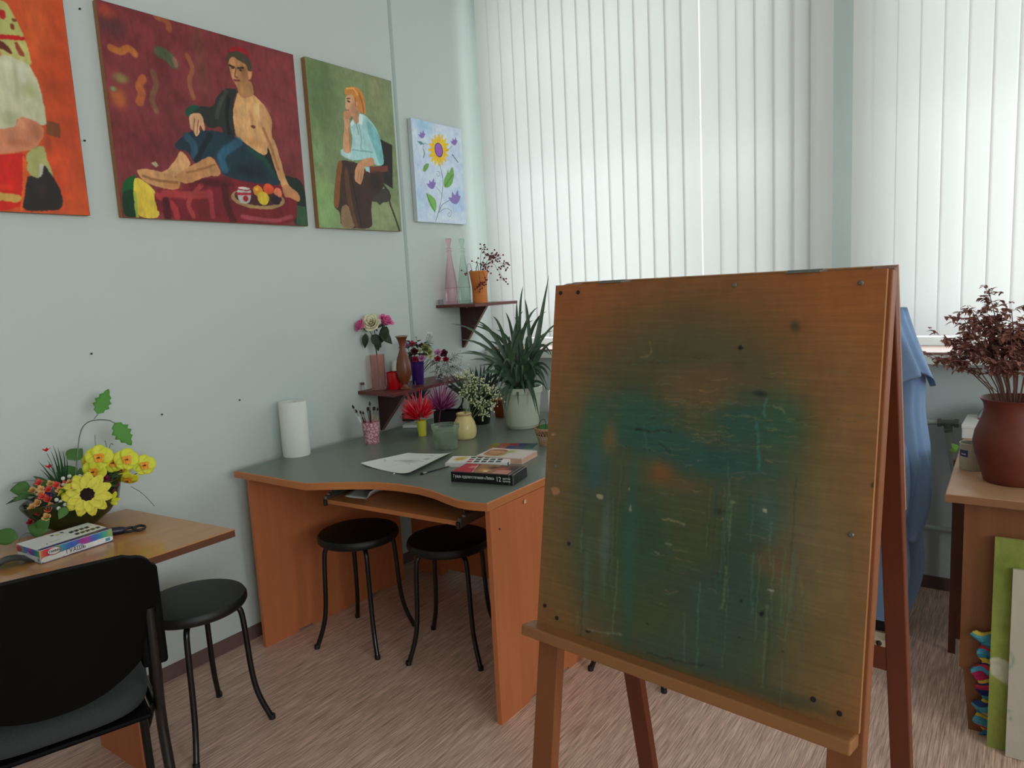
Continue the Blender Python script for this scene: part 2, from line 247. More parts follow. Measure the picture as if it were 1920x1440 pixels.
ART={"p2":[["b",[70,45,45],[48,893],63,45,0.6],["b",[150,60,35],[41,957],35,30,0.7],["b",[105,70,50],[453,853],35,219,0.45],["b",[95,40,45],[307,537],107,165,0.4],["b",[140,60,60],[890,824],127,280,0.35],["b",[90,30,40],[135,350],122,95,0.5],["l",[165,95,45],[[37,794],[76,782],[114,814],[140,791]],18],["l",[160,85,45],[[164,682],[138,638],[153,610],[133,560]],20],["b",[160,85,40],[45,566],36,47,0.9],["b",[120,120,65],[66,660],32,23,0.8],["b",[110,140,90],[26,603],12,11,0.9],["l",[75,85,60],[[253,827],[291,821],[318,788]],28],["l",[140,75,45],[[257,998],[309,990],[313,952]],16],["l",[130,75,50],[[387,845],[413,786],[381,714],[397,635]],14],["l",[115,75,55],[[212,724],[225,664],[191,594],[207,535]],16],["l",[130,85,70],[[321,812],[325,781]],12],["p",[165,150,120],[[156,274],[176,285],[189,266],[176,253]]],["p",[24,36,30],[[856,293],[997,275],[1007,-7],[909,-6],[858,209]]],["p",[45,75,52],[[938,120],[992,114],[1003,3],[921,4]]],["p",[15,80,30],[[13,157],[47,195],[84,211],[66,147],[62,1],[1,2]]],["p",[15,50,25],[[11,126],[65,139],[65,68],[61,1],[4,2]]],["p",[205,175,60],[[76,206],[151,154],[165,116],[170,-1],[59,1],[60,138]]],["p",[150,170,60],[[60,138],[73,124],[70,2],[57,1]]],["p",[108,24,32],[[146,142],[284,179],[509,252],[830,235],[949,179],[917,-15],[167,-5]]],["l",[150,50,50],[[201,127],[344,130],[429,145]],22],["l",[155,45,50],[[169,116],[241,73],[251,15]],18],["l",[150,55,55],[[392,193],[307,94],[332,20]],14],["l",[70,12,20],[[205,94],[204,13]],20],["l",[75,15,22],[[511,187],[511,100],[545,-4]],22],["l",[140,45,55],[[430,154],[433,25]],16],["l",[145,60,70],[[595,34],[787,17],[894,51]],14],["b",[60,10,18],[435,206],106,19,0.8],["p",[28,30,28],[[767,448],[813,464],[851,349],[859,219],[794,277],[761,347]]],["p",[200,150,100],[[637,717],[669,702],[723,726],[794,669],[829,576],[794,479],[774,381],[691,415],[601,464],[596,589]]],["b",[150,105,70],[617,505],28,53,0.5],["b",[225,180,125],[771,638],40,37,0.6],["b",[215,165,110],[658,635],38,36,0.5],["b",[150,100,65],[709,591],14,54,0.4],["e",[100,60,45],[709,540],13,9,1],["b",[190,130,75],[695,456],59,23,0.6],["p",[185,135,90],[[757,689],[798,661],[831,590],[812,509],[842,459],[884,240],[961,190],[962,141],[905,161],[848,213],[790,433],[753,554]]],["l",[150,100,65],[[771,539],[806,444],[838,319]],10],["p",[170,115,75],[[849,227],[892,241],[966,180],[956,136],[895,165],[863,158]]],["p",[40,42,38],[[642,731],[576,722],[520,668],[494,604],[427,600],[376,586],[350,553],[369,519],[422,557],[456,484],[529,517],[536,458],[605,464],[596,589],[617,679]]],["l",[60,62,55],[[575,705],[531,628],[507,556]],12],["l",[22,24,22],[[585,672],[562,583],[568,472]],12],["p",[22,68,52],[[347,540],[352,571],[394,602],[430,596],[390,568],[362,530]]],["p",[24,46,56],[[276,382],[327,435],[379,467],[490,485],[604,470],[691,418],[772,380],[816,298],[859,223],[616,230],[505,252],[498,307],[451,352],[370,290],[336,362],[287,355]]],["l",[40,72,88],[[343,429],[372,400],[373,334]],22],["l",[38,78,98],[[619,445],[503,359],[522,284]],26],["l",[14,28,36],[[462,455],[421,390],[379,310]],16],["l",[20,64,50],[[672,412],[763,361],[804,279]],16],["b",[14,26,34],[669,291],87,36,0.7],["p",[190,140,95],[[306,364],[353,294],[311,239],[248,212],[143,221],[221,242],[274,305]]],["p",[178,125,80],[[452,351],[481,313],[505,249],[430,239],[317,184],[270,198],[266,230],[360,289]]],["p",[182,132,85],[[85,235],[146,245],[212,233],[272,215],[287,187],[265,150],[188,154],[116,175],[92,208]]],["l",[135,90,55],[[112,206],[177,189],[270,190]],8],["b",[140,85,45],[252,172],40,18,0.6],["l",[145,95,60],[[323,245],[400,270],[471,304]],7],["p",[195,150,110],[[361,538],[389,558],[431,563],[441,486],[431,467],[417,507],[408,455],[388,434],[379,467],[364,473]]],["l",[140,95,70],[[390,527],[379,467]],4],["l",[140,95,70],[[410,522],[394,453]],4],["p",[165,115,75],[[644,771],[726,797],[736,711],[663,684],[640,709]]],["p",[172,118,75],[[599,872],[640,903],[717,891],[720,831],[706,784],[673,738],[642,736],[625,758],[607,806]]],["b",[215,160,110],[628,827],16,52,0.6],["b",[115,75,50],[691,825],21,63,0.5],["p",[66,56,42],[[592,870],[607,916],[652,936],[707,928],[736,901],[734,852],[711,838],[703,875],[656,887],[631,901],[609,878],[600,846]]],["p",[180,125,85],[[713,842],[735,845],[726,802],[709,794]]],["p",[140,18,30],[[602,916],[636,953],[687,962],[722,945],[737,903],[711,929],[662,937],[615,918]]],["l",[50,35,25],[[607,848],[634,844]],6],["l",[50,35,25],[[652,843],[685,853]],6],["e",[40,30,22],[622,836],8,4,1],["e",[40,30,22],[667,835],9,5,1],["l",[120,75,50],[[641,839],[630,794],[645,792]],5],["l",[110,50,40],[[626,773],[656,778]],6],["e",[150,120,80],[701,139],159,57,1],["e",[70,30,30],[702,148],140,46,1],["p",[170,165,160],[[576,189],[666,197],[651,119],[621,106],[585,110]]],["e",[130,25,40],[621,191],45,13,1],["e",[190,180,175],[621,191],34,7,1],["l",[160,30,45],[[580,158],[656,164]],8],["e",[150,25,35],[624,135],15,15,1],["e",[205,130,35],[701,184],29,31,1],["e",[190,70,35],[766,201],32,30,1],["e",[205,110,80],[823,186],26,27,1],["e",[200,170,50],[729,146],35,38,1],["e",[35,20,35],[805,141],29,28,1],["b",[235,200,90],[692,194],10,9,0.8]],"p3":[["b",[80,102,62],[140,824],168,246,0.7],["b",[128,160,100],[77,126],185,168,0.8],["b",[128,130,95],[816,870],163,178,0.6],["b",[120,150,105],[69,453],59,82,0.5],["b",[150,155,115],[757,109],220,109,0.6],["b",[138,135,100],[790,928],71,107,0.4],["p",[32,30,26],[[791,604],[955,576],[920,285],[797,319]]],["p",[55,50,42],[[627,229],[856,295],[896,225],[841,190],[769,187],[739,163],[699,188],[612,184]]],["l",[45,40,35],[[803,301],[884,242],[859,196],[912,115],[970,6]],13],["p",[58,38,30],[[275,429],[498,425],[641,380],[816,392],[803,279],[642,212],[620,122],[623,6],[242,3],[245,103],[172,134],[224,312]]],["p",[122,75,38],[[275,429],[323,412],[280,303],[236,120],[173,138],[216,291]]],["p",[125,100,72],[[260,142],[344,154],[382,87],[410,5],[242,3]]],["p",[85,55,38],[[340,392],[377,378],[386,225],[416,97],[451,6],[402,5],[344,154],[321,264]]],["b",[30,20,18],[700,313],88,54,0.6],["l",[38,24,20],[[405,346],[435,227],[485,12]],10],["p",[150,188,188],[[464,686],[578,744],[651,733],[750,679],[808,601],[837,438],[716,422],[680,469],[584,454],[434,431],[303,455],[317,501],[435,493],[459,580],[438,654]]],["p",[112,165,168],[[648,711],[749,670],[808,601],[837,438],[760,431],[716,544],[658,608]]],["b",[185,208,208],[523,595],47,78,0.6],["l",[120,160,165],[[550,666],[570,582],[543,511],[676,505]],8],["l",[118,158,160],[[444,502],[559,504],[694,507]],8],["b",[190,212,210],[390,464],65,18,0.6],["l",[95,110,112],[[518,671],[537,605]],5],["p",[188,140,102],[[373,714],[445,701],[432,636],[434,489],[383,470],[328,488],[377,639]]],["l",[160,105,75],[[424,636],[423,492]],7],["p",[185,132,95],[[515,431],[603,464],[706,471],[702,424],[581,406],[560,348],[518,288],[486,291],[444,310],[459,384]]],["l",[150,100,70],[[507,379],[480,308]],4],["l",[150,100,70],[[540,381],[512,301]],4],["p",[105,52,42],[[633,410],[876,434],[874,396],[640,372]]],["b",[60,30,25],[753,383],108,7,0.7],["p",[150,190,190],[[577,405],[639,410],[640,372],[590,380]]],["p",[175,128,92],[[480,743],[583,781],[575,703],[517,662],[481,692]]],["p",[192,145,108],[[417,831],[513,856],[554,803],[543,750],[491,710],[431,712],[412,731],[410,751],[398,765],[413,785]]],["b",[155,100,75],[499,762],41,43,0.5],["p",[188,120,55],[[405,871],[504,902],[600,893],[645,840],[647,737],[603,749],[551,760],[554,803],[520,815],[511,844],[464,846],[411,831]]],["l",[150,80,38],[[580,865],[612,810],[620,751]],10],["l",[215,160,90],[[437,876],[519,891],[562,854]],8],["l",[150,85,45],[[526,833],[530,774]],6],["l",[55,40,30],[[430,811],[468,821]],5],["e",[45,40,35],[447,799],18,5,1],["l",[130,70,55],[[413,742],[445,744]],5],["p",[178,128,92],[[369,722],[408,739],[451,739],[472,713],[432,687],[384,682]]],["p",[198,215,215],[[564,740],[613,733],[591,666],[554,675],[549,704]]],["p",[198,215,215],[[443,663],[486,693],[495,669],[458,646]]]],"p4":[["b",[120,170,195],[259,961],190,81,0.6],["b",[150,180,205],[82,211],160,163,0.5],["b",[150,175,205],[834,207],182,87,0.7],["b",[175,185,210],[825,605],180,172,0.4],["b",[165,180,205],[51,569],131,80,0.5],["b",[205,205,220],[501,962],170,41,0.5],["b",[140,175,200],[878,324],121,58,0.5],["p",[222,175,40],[[639,773],[708,773],[729,761],[705,745],[634,732],[691,711],[703,693],[675,684],[609,693],[646,654],[647,632],[619,632],[568,661],[580,610],[570,588],[547,597],[518,641],[503,587],[483,568],[469,584],[467,637],[427,587],[402,575],[397,595],[422,648],[364,611],[337,606],[343,628],[389,673],[323,653],[298,657],[314,677],[375,708],[310,709],[290,720],[313,735],[380,748],[325,768],[315,786],[341,794],[404,787],[368,824],[368,845],[395,845],[444,818],[432,868],[442,889],[465,881],[493,839],[508,892],[528,911],[542,896],[544,844],[585,894],[611,907],[615,887],[590,833],[650,872],[678,878],[672,855],[624,808],[693,829],[720,826],[704,806]]],["l",[190,135,25],[[598,733],[670,730]],3],["l",[190,135,25],[[580,703],[638,679]],3],["l",[190,135,25],[[550,678],[586,638]],3],["l",[190,135,25],[[514,663],[522,613]],3],["l",[190,135,25],[[477,659],[456,608]],3],["l",[190,135,25],[[444,668],[399,623]],3],["l",[190,135,25],[[421,688],[358,655]],3],["l",[190,135,25],[[411,716],[339,699]],3],["l",[190,135,25],[[415,747],[346,750]],3],["l",[190,135,25],[[433,777],[377,799]],3],["l",[190,135,25],[[461,802],[427,840]],3],["l",[190,135,25],[[497,817],[489,866]],3],["l",[190,135,25],[[534,821],[555,873]],3],["l",[190,135,25],[[567,812],[614,859]],3],["l",[190,135,25],[[591,793],[657,827]],3],["l",[190,135,25],[[602,765],[676,782]],3],["e",[80,45,95],[506,740],84,72,1],["e",[140,85,165],[506,740],70,62,1],["l",[70,80,75],[[509,593],[560,445],[510,275],[418,103],[345,10]],5],["l",[70,80,75],[[418,103],[499,190],[662,241]],4],["l",[70,80,75],[[418,103],[566,159],[679,142],[697,100],[640,63],[600,89],[646,113]],3],["l",[70,80,75],[[499,302],[449,341],[397,365]],3],["l",[70,80,75],[[655,744],[745,781],[793,813]],3],["l",[70,80,75],[[300,772],[236,785],[190,741],[210,689]],3],["l",[70,80,90],[[444,519],[486,523],[489,481],[443,467],[436,498]],3],["p",[100,150,75],[[564,369],[568,446],[639,506],[675,565],[682,510],[767,607],[802,518],[742,415],[664,371]]],["l",[55,95,55],[[579,377],[770,516]],5],["p",[110,160,80],[[198,291],[302,270],[384,226],[392,158],[349,100],[261,158],[216,231]]],["l",[55,95,55],[[202,285],[277,180],[352,103]],7],["p",[95,145,75],[[158,498],[179,553],[235,582],[295,587],[270,540],[212,504]]],["l",[55,95,70],[[781,721],[849,678],[895,651]],9],["l",[55,95,70],[[200,715],[217,683],[195,637]],8],["p",[70,120,110],[[92,784],[158,794],[220,771],[153,757]]],["p",[125,105,165],[[114,856],[161,856],[162,893],[194,869],[231,913],[234,873],[263,880],[229,837],[196,821],[150,829]]],["l",[90,70,130],[[189,829],[201,866]],3],["p",[125,105,165],[[755,856],[807,855],[807,895],[843,869],[884,915],[888,874],[920,881],[883,835],[846,819],[794,826]]],["l",[90,70,130],[[838,826],[852,866]],3],["p",[125,105,165],[[210,386],[274,382],[275,433],[319,398],[370,456],[374,402],[413,410],[367,352],[321,333],[258,345]]],["l",[90,70,130],[[312,343],[329,393]],3],["p",[125,105,165],[[632,275],[721,269],[723,339],[785,291],[856,369],[862,295],[918,305],[854,227],[789,202],[700,219]]],["l",[90,70,130],[[776,216],[799,284]],3]],"p1":[["b",[170,60,28],[971,470],46,330,0.6],["b",[205,95,45],[891,796],43,127,0.5],["b",[190,60,30],[903,202],45,164,0.5],["b",[150,50,22],[919,587],33,97,0.4],["p",[118,65,32],[[885,394],[932,391],[927,326],[879,339]]],["b",[120,50,25],[881,289],13,39,0.6],["p",[170,165,95],[[596,783],[692,859],[799,858],[817,822],[838,768],[851,712],[864,611],[821,625],[568,541]]],["b",[140,150,90],[792,755],30,49,0.5],["p",[175,25,20],[[583,668],[721,709],[852,731],[850,711],[766,698],[580,645]]],["e",[165,30,25],[785,798],11,20,1],["e",[110,55,30],[822,788],8,7,1],["e",[120,50,30],[814,759],8,14,1],["p",[90,40,22],[[737,690],[775,691],[792,672],[804,646],[787,647],[772,661],[733,657]]],["p",[130,60,35],[[811,695],[825,702],[830,682],[840,660],[838,643],[824,647],[816,669]]],["p",[175,115,75],[[622,633],[762,658],[764,635],[745,595],[614,563]]],["p",[180,178,148],[[570,552],[747,607],[764,635],[789,638],[827,626],[855,615],[876,549],[886,454],[886,369],[829,381],[784,389],[777,342],[541,303]]],["b",[150,155,105],[839,513],31,32,0.7],["b",[205,205,190],[826,578],13,51,0.5],["b",[205,205,180],[785,604],30,18,0.5],["b",[140,145,105],[760,381],30,31,0.6],["b",[150,145,120],[800,523],8,87,0.5],["p",[150,148,92],[[797,249],[866,293],[867,255],[887,152],[860,190],[840,144],[794,158]]],["b",[120,125,80],[838,276],10,11,0.7],["l",[170,165,150],[[848,202],[839,147]],9],["p",[190,120,88],[[540,297],[725,333],[778,351],[785,380],[806,397],[828,393],[872,370],[869,325],[844,283],[805,253],[528,193]]],["b",[150,80,55],[845,340],21,38,0.5],["b",[215,150,115],[797,363],15,25,0.6],["b",[160,90,60],[778,286],41,15,0.5],["p",[185,28,18],[[529,196],[713,227],[798,250],[800,202],[785,113],[762,8],[505,-14]]],["p",[200,85,30],[[789,245],[801,215],[784,107],[765,8],[754,7],[775,125]]],["p",[178,140,70],[[513,62],[696,75],[764,74],[760,39],[692,43],[510,35]]],["b",[215,70,20],[708,100],30,13,0.5],["p",[36,30,28],[[795,158],[840,144],[857,211],[873,173],[888,152],[910,73],[899,26],[866,12],[774,5],[764,27],[781,94]]],["b",[60,45,42],[839,99],21,32,0.5]],"board":[["b",[58,58,38],[498,683],309,244,0.85],["b",[60,62,40],[480,321],360,279,0.95],["b",[92,66,38],[536,743],153,40,0.6],["b",[24,64,66],[350,637],99,49,0.85],["b",[20,60,72],[401,580],139,36,0.9],["b",[18,58,68],[676,649],81,60,0.85],["b",[18,56,70],[605,542],140,34,0.9],["b",[30,62,66],[316,672],63,37,0.5],["b",[40,72,58],[188,587],51,103,0.7],["b",[36,70,50],[775,646],64,74,0.7],["b",[44,66,70],[196,478],51,58,0.7],["b",[55,62,36],[516,328],174,104,0.6],["b",[34,60,44],[375,303],105,133,0.75],["b",[30,58,48],[684,357],68,109,0.6],["b",[40,70,66],[754,434],41,64,0.6],["b",[120,78,38],[245,572],21,31,0.9],["b",[124,62,30],[430,499],30,22,0.9],["b",[92,58,30],[469,474],85,18,0.4],["b",[105,68,36],[546,697],146,23,0.35],["b",[78,54,36],[616,769],39,23,0.4],["b",[70,84,84],[249,287],19,126,0.55],["b",[26,64,72],[336,339],18,183,0.6],["b",[96,78,60],[864,363],97,112,0.4],["b",[88,60,34],[761,328],47,32,0.5],["b",[104,78,48],[909,525],47,252,0.35],["b",[95,72,44],[74,417],55,264,0.35],["l",[44,92,90],[[702,646],[714,614],[713,576],[719,538]],5],["l",[60,96,86],[[729,708],[723,664]],4],["l",[70,90,70],[[632,545],[644,462],[640,378]],3],["l",[54,88,84],[[364,613],[380,548]],3],["l",[112,96,60],[[367,837],[376,815],[366,800],[338,796]],3],["l",[118,104,76],[[443,377],[476,379],[512,377]],4],["l",[100,100,80],[[748,693],[776,678]],3],["l",[96,84,56],[[555,675],[582,679]],2],["l",[96,84,56],[[645,736],[664,736]],2],["l",[18,20,16],[[337,602],[384,600],[452,606]],4],["l",[20,24,18],[[417,570],[456,555]],3],["b",[20,24,20],[710,717],18,7,0.7],["b",[30,36,22],[790,875],12,14,0.6],["b",[34,34,22],[617,422],17,7,0.8],["e",[125,120,100],[219,405],12,5,1],["e",[110,110,92],[325,443],3,3,1],["e",[110,110,92],[331,387],4,9,1],["e",[130,126,108],[742,444],6,5,1],["e",[105,100,80],[651,454],6,3,1],["e",[96,96,76],[469,318],12,3,1],["e",[96,96,76],[430,288],8,3,1],["e",[16,12,10],[112,255],5,5,1],["e",[12,10,8],[647,827],6,4,1],["p",[130,90,62],[[22,407],[61,407],[68,399],[44,382],[33,391]]],["l",[150,125,90],[[17,557],[34,564]],3],["e",[30,20,14],[997,536],3,6,1],["b",[34,58,52],[642,205],148,92,0.7],["b",[30,62,66],[345,166],16,145,0.8],["b",[28,58,62],[620,80],128,51,0.6],["b",[44,60,50],[513,41],208,32,0.6],["b",[96,70,38],[64,105],76,121,0.5],["b",[96,74,42],[895,168],78,139,0.5],["b",[62,82,82],[188,150],12,117,0.4],["b",[48,56,44],[771,26],156,19,0.6],["l",[110,118,104],[[205,29],[253,32],[328,45]],3],["l",[28,30,22],[[418,21],[514,25],[591,36]],4],["l",[64,92,88],[[528,152],[537,31]],3],["e",[140,138,122],[769,263],10,2,1],["e",[14,14,12],[748,199],5,5,1],["e",[14,14,12],[689,218],5,5,1],["e",[20,20,16],[691,131],4,2,1],["e",[14,12,10],[207,23],10,3,1],["e",[24,22,16],[810,127],3,2,1],["l",[84,90,70],[[844,309],[855,196]],3],["e",[20,16,12],[412,94],4,2,1]]}
# ================= room =================
WALLG=1.9
wallm=mat('wall_paint',(153,159,157),.75,WALLG,noise=((1.2,1.2,1.2),.9,(150,157,154)))
ceilm=mat('ceiling_paint',(200,202,198),.9,1.2)
XR,YF,ZC=6.2,-6.2,3.35
def floor_mat():
    m=bpy.data.materials.new('floor_laminate'); m.use_nodes=True; nt=m.node_tree; b=nt.nodes['Principled BSDF']; b.inputs['Roughness'].default_value=.40
    tc=nt.nodes.new('ShaderNodeTexCoord'); 
    def nz(sc_,det,seed):
        mp=nt.nodes.new('ShaderNodeMapping'); mp.inputs['Scale'].default_value=sc_; mp.inputs['Location'].default_value=(seed,seed*2,0); mp.inputs['Rotation'].default_value=(0,0,math.radians(3))
        n=nt.nodes.new('ShaderNodeTexNoise'); n.inputs['Scale'].default_value=1; n.inputs['Detail'].default_value=det; n.inputs['Roughness'].default_value=.6
        nt.links.new(tc.outputs['Object'],mp.inputs[0]); nt.links.new(mp.outputs[0],n.inputs['Vector']); return n
    a=nz((250,9,1),4,1); c=nz((70,3.0,1),3,5)
    r1=nt.nodes.new('ShaderNodeValToRGB'); e=r1.color_ramp.elements; e[0].position=.32; e[0].color=(*sc((112,85,73),FG),1); e[1].position=.62; e[1].color=(*sc((163,140,127),FG),1); k=e.new(.47); k.color=(*sc((141,117,104),FG),1)
    r2_=nt.nodes.new('ShaderNodeValToRGB'); e=r2_.color_ramp.elements; e[0].position=.3; e[0].color=(.80,.78,.77,1); e[1].position=.7; e[1].color=(1.12,1.12,1.13,1)
    mx=nt.nodes.new('ShaderNodeMix'); mx.data_type='RGBA'; mx.blend_type='MULTIPLY'; mx.inputs[0].default_value=1
    nt.links.new(a.outputs[0],r1.inputs[0]); nt.links.new(c.outputs[0],r2_.inputs[0]); nt.links.new(r1.outputs[0],mx.inputs['A']); nt.links.new(r2_.outputs[0],mx.inputs['B']); nt.links.new(mx.outputs['Result'],b.inputs['Base Color'])
    return m
FG=2.5
struct(G().box(0,XR,YF,0,-.1,0).build('floor',floor_mat()))
struct(G().box(-.2,XR+.2,YF-.2,.35,ZC,ZC+.1).build('ceiling',ceilm))
struct(G().box(-.2,0,YF,.35,-.1,ZC).build('wall_left',wallm))
g=G(); ADDED_WIN=[(-5.9,-4.3),(-4.0,-2.4)]
g.box(XR,XR+.2,YF,-5.9,-.1,ZC).box(XR,XR+.2,-4.3,-4.0,-.1,ZC).box(XR,XR+.2,-2.4,.35,-.1,ZC)
for a,b in ADDED_WIN: g.box(XR,XR+.2,a,b,-.1,1.0).box(XR,XR+.2,a,b,2.9,ZC)
struct(g.build('wall_right',wallm))
struct(G().box(-.2,XR+.2,YF-.2,YF,-.1,ZC).build('wall_front',wallm))
SZ,HZ=1.06,3.10
g=G(); xs=[0]+[q for w in WIN for q in w]+[XR]
for i in range(0,len(xs),2): g.box(xs[i],xs[i+1],0,.35,-.1,ZC)
for a,b in WIN: g.box(a,b,0,.35,-.1,SZ-.04); g.box(a,b,0,.35,HZ,ZC)
struct(g.build('wall_back',wallm))
for i,(a,b) in enumerate(ADDED_WIN):  # unseen windows, assumed here so the side fill can enter
    w=G(); w.box(XR+.08,XR+.13,a,b,1.0,1.06).box(XR+.08,XR+.13,a,b,2.84,2.9).box(XR+.08,XR+.13,a,a+.06,1,2.9).box(XR+.08,XR+.13,b-.06,b,1,2.9).box(XR+.08,XR+.13,(a+b)/2-.04,(a+b)/2+.04,1,2.9)
    o=struct(w.build(f'window_{i+4}',mat('white_plastic_frame',(225,228,226),.35,1.0))); G().box(XR+.1,XR+.106,a+.02,b-.02,1.02,2.88).build('pane',thin_glass('window_glass',(247,250,249),0,.1),o)
skm=mat('vinyl_skirting',(92,70,66),.5,1.5,noise=((4,30,30),.6,(84,62,58)))
struct(G().prism([(0,0),(.012,0),(.004,.055),(0,.055)],0,-YF,Matrix(((1,0,0,0),(0,0,1,YF),(0,1,0,0),(0,0,0,1)))).build('baseboard_left',skm))
struct(G().box(0,XR,-.012,0,0,.055).build('baseboard_back',skm))
frm=mat('white_plastic_frame',(225,228,226),.35,1.0)
glass=thin_glass('window_glass',(247,250,249),0,.1)
sillw=mat('white_sill',(190,196,186),.5,1.5); sillb=mat('brown_sill_veneer',(128,98,84),.5,1.3)
for i,(a,b) in enumerate(WIN):
    w=G(); fw=.055
    w.box(a,b,.14,.20,SZ-.04,SZ+fw); w.box(a,b,.14,.20,HZ-fw,HZ); w.box(a,a+fw,.14,.20,SZ,HZ); w.box(b-fw,b,.14,.20,SZ,HZ)
    mid=a+(b-a)*.75; w.box(mid-.045,mid+.045,.13,.20,SZ,HZ); w.box(a,b,.14,.20,2.24,2.30); w.box(mid,b,.13,.205,1.50,1.56)
    o=struct(w.build(f'window_{i+1}',frm,bevel=.004))
    p=G().box(a+.02,b-.02,.168,.174,SZ,HZ).build('pane',glass,o)
    s=struct(G().box(a-.08,b+.08,-.16,.14,SZ-.035,SZ+.006).build(f'trim_{i+1}',sillw,bevel=.004))
    G().box(a-.085,b+.085,-.165,.135,SZ+.006,SZ+.016).build('sill_veneer',sillb,s)
# thin ridge at the wall lining seam, its shadow line put into a darker colour
struct(G().prism([(0,-.748),(.004,-.742),(.005,-.735),(.004,-.728),(0,-.722)],0,ZC).build('trim_4',mat('wall_ridge_paint',(130,140,139),.75,WALLG)))
# vertical blinds
def blind_mat():
    m=bpy.data.materials.new('blind_fabric'); m.use_nodes=True; nt=m.node_tree; out=nt.nodes['Material Output']; nt.nodes.remove(nt.nodes['Principled BSDF'])
    d=nt.nodes.new('ShaderNodeBsdfDiffuse'); d.inputs[0].default_value=(.81,.81,.80,1); t=nt.nodes.new('ShaderNodeBsdfTranslucent'); t.inputs[0].default_value=(.81,.81,.80,1)
    mx=nt.nodes.new('ShaderNodeMixShader'); mx.inputs[0].default_value=.225; nt.links.new(d.outputs[0],mx.inputs[1]); nt.links.new(t.outputs[0],mx.inputs[2]); nt.links.new(mx.outputs[0],out.inputs[0]); return m
blm=blind_mat(); rail=mat('blind_rail',(220,222,220),.4,1)
SLW=.089
def slat_mesh():
    g=G()
    g.sheet(lambda u,v:((u-.5)*SLW,.0035*(1-(2*u-1)**2),-1.95*(1-v)),6,1)
    return g
def blind(x0,x1,label,first):
    t=thing('vertical_blind',label,'blind',(0,-.115,3.09))
    G().box(x0,x1,-.02,.02,0,.035).build('headrail',rail,t)
    n=int(round((x1-x0)/.0815)); global SL
    for k in range(n):
        if SL is None: o=slat_mesh().build('slat',blm,t,smooth=180); SL=o
        else: o=SL.copy(); COL.objects.link(o); o.parent=t
        a=math.radians(8+R_.uniform(-2.5,2.5))
        xx=x0+.0415+k*.0815
        if x0<1 and xx<1.40: xx-=.019*k/16
        o.location=(xx,0,0); o.rotation_euler=(0,0,a)
    return t
SL=None
blind(.075,1.955,'white vertical blind with wide slats over the left window, behind the easel',True)
blind(2.035,3.95,'white vertical blind over the right window, behind the dried leafy branches',False)
# heating pipe
pm=mat('pipe_paint',(150,158,150),.45,1.6); vm=mat('grey_pipe_fitting',(92,96,90),.5,1.5)
t=thing('heating_pipe','pale painted heating pipe with grey tee valve on wall below right window','pipe',(0,-.06,0))
G().tube([(1.3,0,.755),(2.40,0,.765),(3.6,0,.775)],.011,10,smooth=0).build('pipe',pm,t,smooth=60)
G().tube([(2.405,0,.76),(2.42,.0,.62),(2.45,0,.50),(2.45,0,.02)],.0125,10,smooth=2).build('pipe',pm,t,smooth=60)
G().tube([(2.372,0,.765),(2.440,0,.766)],.014,10).tube([(2.368,0,.765),(2.382,0,.765)],.018,8).tube([(2.43,0,.766),(2.445,0,.766)],.018,8).tube([(2.405,0,.765),(2.408,0,.742)],.016,10).tube([(2.408,0,.738),(2.41,0,.727)],.016,10).build('tee_valve',vm,t,smooth=40)
G().tube([(1.3,0,.30),(3.6,0,.29)],.013,10).build('pipe',pm,t,smooth=60)
# nails left in the wall
nm=mat('old_nail',(35,30,28),.5,1)
for y,z,l in ((-2.358,1.278,'small dark nail in wall above the yellow flowers'),(-2.136,1.024,'small dark nail in wall between the flower bowl and the paper roll'),(-2.29,2.002,'small dark nail in wall between the orange portrait and the seated man painting'),(-2.251,2.437,'topmost small nail on the wall beside the seated man painting'),(-1.803,1.026,'small dark nail in wall above the left end of the desk')):
    n=G().tube([(0,0,0),(.006,0,0)],.0018,8).lathe([(.0035,0),(.0035,.0015),(.002,.0025)],8,T(.006,0,0)@RY(math.pi/2)).build('nail',nm); n.location=(0,y,z); tag(n,l,'nail','nails in the left wall')
# ================= paintings =================
cnv=mat('canvas_side_wood',(134,92,56),.6,1.7,noise=((8,8,60),.6,(118,78,46)))
dk=mat('dark_canvas_edge',(52,34,34),.7,1.4); wt=mat('white_canvas_edge',(165,172,172),.8,1.7)
def painting(key,name,label,rect,W,H,bg,rough,seed,side,wob,g=1.42):
    y0,y1,z0,z1=rect; t=thing(name,label,'painting',(0,y0,z0)); w,h=y1-y0,z1-z0
    fr=G(); D=.028
    fr.box(.004,D-.001,.02,w-.02,0,.02); fr.box(.004,D-.001,.02,w-.02,h-.02,h); fr.box(.004,D-.001,0,.02,0,h); fr.box(.004,D-.001,w-.02,w,0,h); fr.build('stretcher',side,t)
    e=G(); e.box(D-.004,D+.0005,.002,w+.001,h-.003,h+.001); e.box(D-.02,D+.0005,w-.003,w+.001,0,h); e.build('tacking_edge',wt if side is wt else dk,t)
    img=raster(W,H,h/w,bg,ART[key],rough,seed,wob)
    painted('canvas',img,lambda u,v:(D+.001,u*w,v*h),t,g,.5)
    return t
painting('p1','painting','unframed orange painting of a standing woman in a cream blouse and red apron, leftmost',(-3.17,-2.315,1.748,2.50),380,330,(185,72,32),.10,3,cnv,3)
painting('p2','painting','large unframed red painting of a bare-chested man in a red cap reclining',(-2.205,-1.388,1.748,2.475),520,460,(112,44,48),.16,8,cnv,3)
painting('p3','painting','unframed green painting of a red-haired person in a pale blue shirt seated sideways',(-1.325,-.79,1.744,2.482),340,460,(112,126,88),.09,15,cnv,3)
painting('p4','painting','small blue canvas painted with one yellow flower and purple tulips',(-.662,-.252,1.80,2.326),300,380,(185,195,218),.07,21,wt,3)
